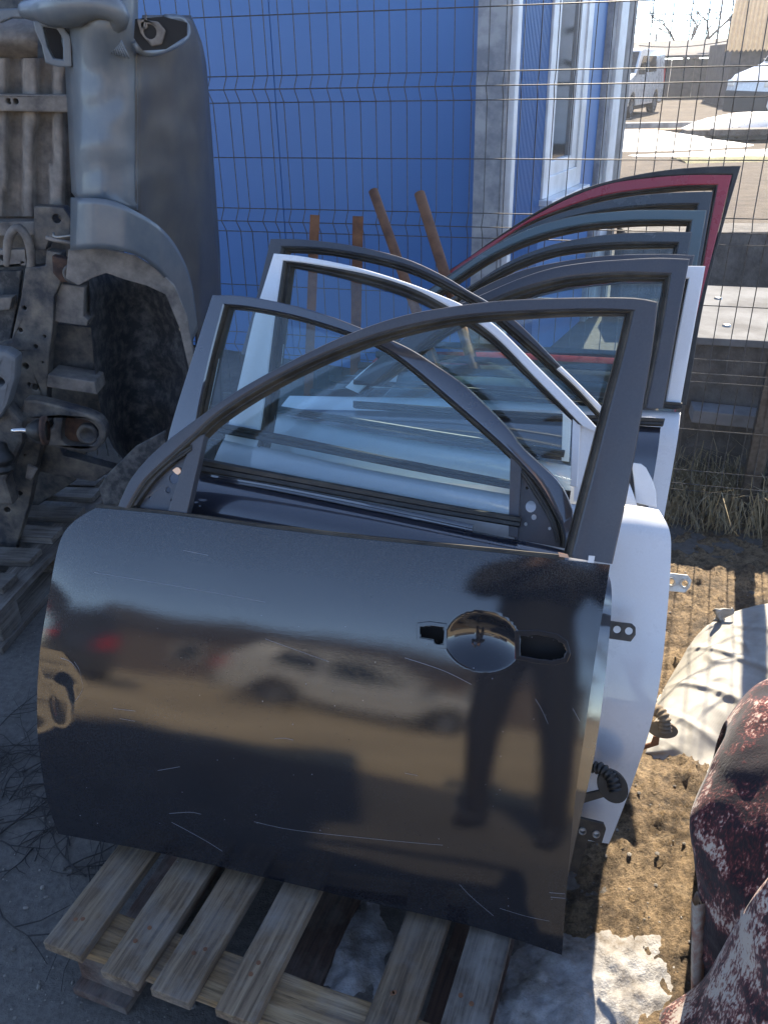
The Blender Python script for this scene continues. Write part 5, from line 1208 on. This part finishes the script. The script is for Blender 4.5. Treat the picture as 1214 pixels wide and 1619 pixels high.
# ------------------------------------------------------------------ photographer (only mirrored in the front door)
def person():
    t = thing('person', (-.2, -.36, 0), 'person in dark jacket and trousers standing behind the camera taking the picture', 'person')
    J = {'pel': (0, 0, .95), 'waist': (0, -.01, 1.10), 'chest': (0, -.02, 1.32), 'neckb': (0, 0, 1.47), 'neck': (0, .02, 1.53), 'head': (0, .035, 1.62), 'crown': (0, .02, 1.74)}
    chains = [['pel', 'waist', 'chest', 'neckb', 'neck', 'head', 'crown']]
    rad = {'pel': (.165, .12), 'waist': (.145, .105), 'chest': (.175, .125), 'neckb': (.085, .075), 'neck': (.055, .055), 'head': (.08, .10), 'crown': (.06, .075)}
    for s, n in ((-1, 'l'), (1, 'r')):
        for k, p, r_ in (('hip', (s * .10, 0, .88), .105), ('knee', (s * .12, .02, .49), .07), ('ankle', (s * .13, -.02, .10), .05), ('heel', (s * .13, -.03, .055), .05), ('toe', (s * .15, .14, .035), .038)):
            J[k + n] = p; rad[k + n] = (r_, r_)
        chains.append(['pel', 'hip' + n, 'knee' + n, 'ankle' + n, 'heel' + n, 'toe' + n])
        for k, p, r_ in (('sh', (s * .19, -.01, 1.41), .075), ('el', (.06 + s * .25, .10, 1.17), .055), ('wr', (.2 + s * .10, .255, 1.40), .036), ('pm', (.2 + s * .075, .285, 1.46), .034)):
            J[k + n] = p; rad[k + n] = (r_, r_)
        chains.append(['chest', 'sh' + n, 'el' + n, 'wr' + n, 'pm' + n])
        for q in range(5):
            z = 1.435 + .02 * q if q < 4 else 1.44
            a = (.2 + s * (.085 - .004 * q), .305, z); b = (.2 + s * (.055 if q < 4 else .05), .325 if q < 4 else .295, z + .012)
            J['f%d' % q + n] = a; J['g%d' % q + n] = b; rad['f%d' % q + n] = (.009, .009); rad['g%d' % q + n] = (.008, .008)
            chains.append(['pm' + n, 'f%d' % q + n, 'g%d' % q + n])
    names = list(J); me = bpy.data.meshes.new('body'); ed = set()
    for c in chains:
        for a, b in zip(c, c[1:]): ed.add((names.index(a), names.index(b)))
    me.from_pydata([J[n] for n in names], list(ed), []); o = link('body', me, ['jacket', 'trousers', 'skin'], t)
    sk = o.modifiers.new('skin', 'SKIN'); sk.use_smooth_shade = True
    for i, n in enumerate(names):
        me.skin_vertices[0].data[i].radius = rad[n]; me.skin_vertices[0].data[i].use_root = (n == 'pel')
    sb = o.modifiers.new('sub', 'SUBSURF'); sb.levels = 1; sb.render_levels = 1
    dg = bpy.context.evaluated_depsgraph_get(); m2 = bpy.data.meshes.new_from_object(o.evaluated_get(dg)); o.modifiers.clear(); o.data = m2
    m2.materials.clear()
    for x in ('jacket', 'trousers', 'skin'): m2.materials.append(M[x])
    for p in m2.polygons:
        c = p.center; p.material_index = 2 if (c.z > 1.50 or (c.y > .235 and c.z > 1.36)) else (1 if c.z < .92 else 0); p.use_smooth = True
    mb = MB().grid([[(.098 * math.sin(th) * math.cos(ph), .01 + .112 * math.sin(th) * math.sin(ph), 1.645 + .125 * math.cos(th)) for ph in [2 * math.pi * k / 20 for k in range(20)]] for th in [.02 + 1.5 * k / 8 for k in range(9)]], 0, True)
    mb.obj('hair', 'hair', t, True)
    for s in (-1, 1): MB().lathe([(0, .022), (.012, .026), (.016, .012)], (s * .082, .02, 1.62), (s, 0, 0), 10).obj('ear', 'skin', t, True)
    MB().tube([(0, .125, 1.66), (0, .145, 1.625), (0, .135, 1.615)], [.008, .014, .010], 8).obj('nose', 'skin', t, True)
    return t
person()
ph = thing('phone', (.005, -.012, 1.47), 'dark phone held up by the person behind the camera', 'phone')
MB().box(-.038, .038, -.006, .002, -.03, .115).obj('case', 'phone', ph, bevel=.004)

# ------------------------------------------------------------------ yard beyond the fence
kb = thing('concrete_kerb', (5.2, 21.4, 0), 'long low concrete beam across the yard in front of vans', 'kerb', R(-6))
for i in range(5): MB().box(i * 2.5, i * 2.5 + 2.47, 0, .35, 0, .26).obj('beam', 'concrete', kb, bevel=.02)
for (cx, cy, rx, ry, h, sd, lab) in ((5.0, 18.6, 2.3, 1.1, .30, 1, 'bright snow patch beyond the fence left of stacked boards'), (9.0, 20.2, 2.6, .8, .5, 4, 'snow bank lying over the stacked boards in the yard'), (7.4, 16.2, 2.6, .45, .10, 7, 'thin strip of snow in front of the stacked boards')):
    snow(cx, cy, rx, ry, h, R(-8), sd, 'snow', .13, lab)
pst = [(5.6, 20.4, 4.6, 'grey'), (6.6, 19.4, 4.0, 'lower'), (7.0, 18.8, 3.6, 'front')]
for i, (x, y, L, nm) in enumerate(pst):
    plank('timber_board', ('%s long board lying in the snowy stack beyond fence' % {'grey': 'rearmost', 'lower': 'middle', 'front': 'nearest'}[nm]), (x, y, .05 + .04 * i), (x + L, y - .5, .07 + .04 * i), .5, .12, 'wood_grey' if i != 0 else 'wood_light', 'board', 'boards stacked in the yard')
gs = relief('grass_strip', 5.2, 10.5, 15.0, 16.0, .09, lambda x, y: .02 + .05 * abs(nz((x * 4, y * 4, 2))) * sm(min((y - 15) * 3, (16 - y) * 3, 1)) - .02 * (1 - sm(min((y - 15) * 4, (16 - y) * 4, 1))), 'greengrass'); gs['kind'] = 'stuff'
sh = thing('dark_shed', (12.2, 42, 0), 'long dark board shed with a sloping roof behind the vans', 'shed', R(-8))
for i in range(16): MB().box(i * 1.0, i * 1.0 + .97, 0, .08, 0, 1.55 + (.45 if i > 5 else 0)).obj('board_panel', 'darkshed', sh)
MB().add([(-.5, -.6, 1.6), (16.5, -.6, 1.6), (16.5, 4, 2.5), (-.5, 4, 2.2), (-.5, -.6, 1.7), (16.5, -.6, 1.7), (16.5, 4, 2.6), (-.5, 4, 2.3)], [(0, 1, 2, 3), (4, 7, 6, 5), (0, 4, 5, 1), (1, 5, 6, 2), (2, 6, 7, 3), (3, 7, 4, 0)]).obj('roof', 'darkshed', sh)
yr = thing('tan_roofed_building', (12.2, 33, 0), 'building with a tan corrugated roof at the top right corner', 'building', R(-10))
MB().box(.3, 9, .4, 5, 0, 2.0).obj('wall', 'darkshed', yr)
rows = []
for i in range(2):
    rows.append([(x * .075 + (i * .7), i * 3.2, 1.75 + i * 1.95 + .035 * (1 if x % 2 else -1)) for x in range(130)])
o = MB().grid(rows).obj('corrugated_roof', 'yellowroof', yr); md = o.modifiers.new('thick', 'SOLIDIFY'); md.thickness = .03
gb = thing('gable_house', (5.0, 40, 0), 'grey gabled house rising behind the concrete post', 'building', R(-12))
MB().add([(-9, 0, 0), (5.2, 0, 0), (5.2, 0, 2.0), (3.6, 0, 7.0), (0, 0, 12), (-9, 0, 12)] + [(-9, 8, 0), (5.2, 8, 0), (5.2, 8, 2.0), (3.6, 8, 7.0), (0, 8, 12), (-9, 8, 12)],
         [(5, 4, 3, 2, 1, 0), (6, 7, 8, 9, 10, 11)] + [(i, (i + 1) % 6, (i + 1) % 6 + 6, i + 6) for i in range(6)]).obj('wall', 'greyrender', gb)
def bare_tree(name, label, loc, h, seed, spread=.55):
    rnd = random.Random(seed); t = thing(name, loc, label, 'tree'); tr, cr = MB(), MB()
    def grow(p, d_, L, r_, lev):
        pts = [p]; q = p; dd = d_.copy()
        for k in range(4):
            dd = (dd + Vector((rnd.gauss(0, .12), rnd.gauss(0, .12), rnd.gauss(.05, .08)))).normalized(); q = q + dd * L / 4; pts.append(q)
        (tr if lev == 0 else cr).tube(pts, [r_ * (1 - .12 * k) for k in range(5)], 6 if lev < 2 else 4, caps=False)
        if lev < 5:
            for k in range(rnd.choice((2, 3, 3))):
                b = pts[rnd.choice((2, 3, 4, 4))]; nd = (dd + Vector((rnd.gauss(0, spread), rnd.gauss(0, spread), rnd.gauss(.1, .3)))).normalized(); grow(b, nd, L * rnd.uniform(.6, .82), max(.012, r_ * .6), lev + 1)
    grow(Vector((0, 0, 0)), Vector((0, 0, 1)), h * .34, h * .034, 0)
    tr.obj('trunk', 'bark', t, True, fix=False); cr.obj('crown', 'bark', t, True, fix=False)
bare_tree('bare_tree', 'leafless tree behind the dark shed', (17.0, 50, 0), 6.6, 11)
bare_tree('bare_tree', 'leafless tree on the street behind the photographer', (-3.0, -22, 0), 6, 5)
def pole(lab, p, h, r_):
    t = thing('utility_pole', p, lab, 'pole', group='poles in the background'); MB().tube([(0, 0, 0), (0, 0, h)], [r_, r_ * .7], 8).obj('shaft', 'pole', t, True)
    MB().box(-.7, .7, -.05, .05, h - .55, h - .45).obj('crossarm', 'pole', t); return t
pole('distant utility pole above the dark shed roof left end', (18.3, 62, 0), 3.0, .10)
pole('tall thin pole standing between tree and tan roof', (15.8, 44, 0), 5.0, .06)
for i, (a_, b_) in enumerate((((990, 16), (1260, -10)), ((995, 28), (1260, -2)), ((995, 50), (1260, 20)), ((1010, 72), (1260, 30)))):
    p, q = ony(*a_, 36), ony(*b_, 36); t = thing('overhead_wire', p, ('overhead wire, %s of the four crossing the sky' % ('highest', 'second highest', 'second lowest', 'lowest')[i]), 'wire', group='overhead wires')
    W_ = wl(t); MB().tube([W_(p.lerp(q, k / 12) - Vector((0, 0, .35 * (1 - (k / 6 - 1) ** 2)))) for k in range(13)], .016, 5, caps=False).obj('cable', 'wire', t)

HAZE = 0.0018
# ------------------------------------------------------------------ thin haze added over the yard to give a lens-like veil
hz_ = MB().box(-60, 60, -60, 75, -1.0, 13.5).obj('haze', 'dark'); hz_['kind'] = 'stuff'; hz_.data.materials.clear()
mt = bpy.data.materials.new('added_veil_haze'); mt.use_nodes = True; nt = mt.node_tree; nt.nodes.remove(nt.nodes['Principled BSDF'])
pv = nt.nodes.new('ShaderNodeVolumePrincipled'); pv.inputs['Density'].default_value = HAZE; pv.inputs['Color'].default_value = (.93, .95, 1, 1); pv.inputs['Anisotropy'].default_value = .6
nt.links.new(pv.outputs[0], nt.nodes['Material Output'].inputs['Volume']); hz_.data.materials.append(mt); hz_.visible_shadow = True
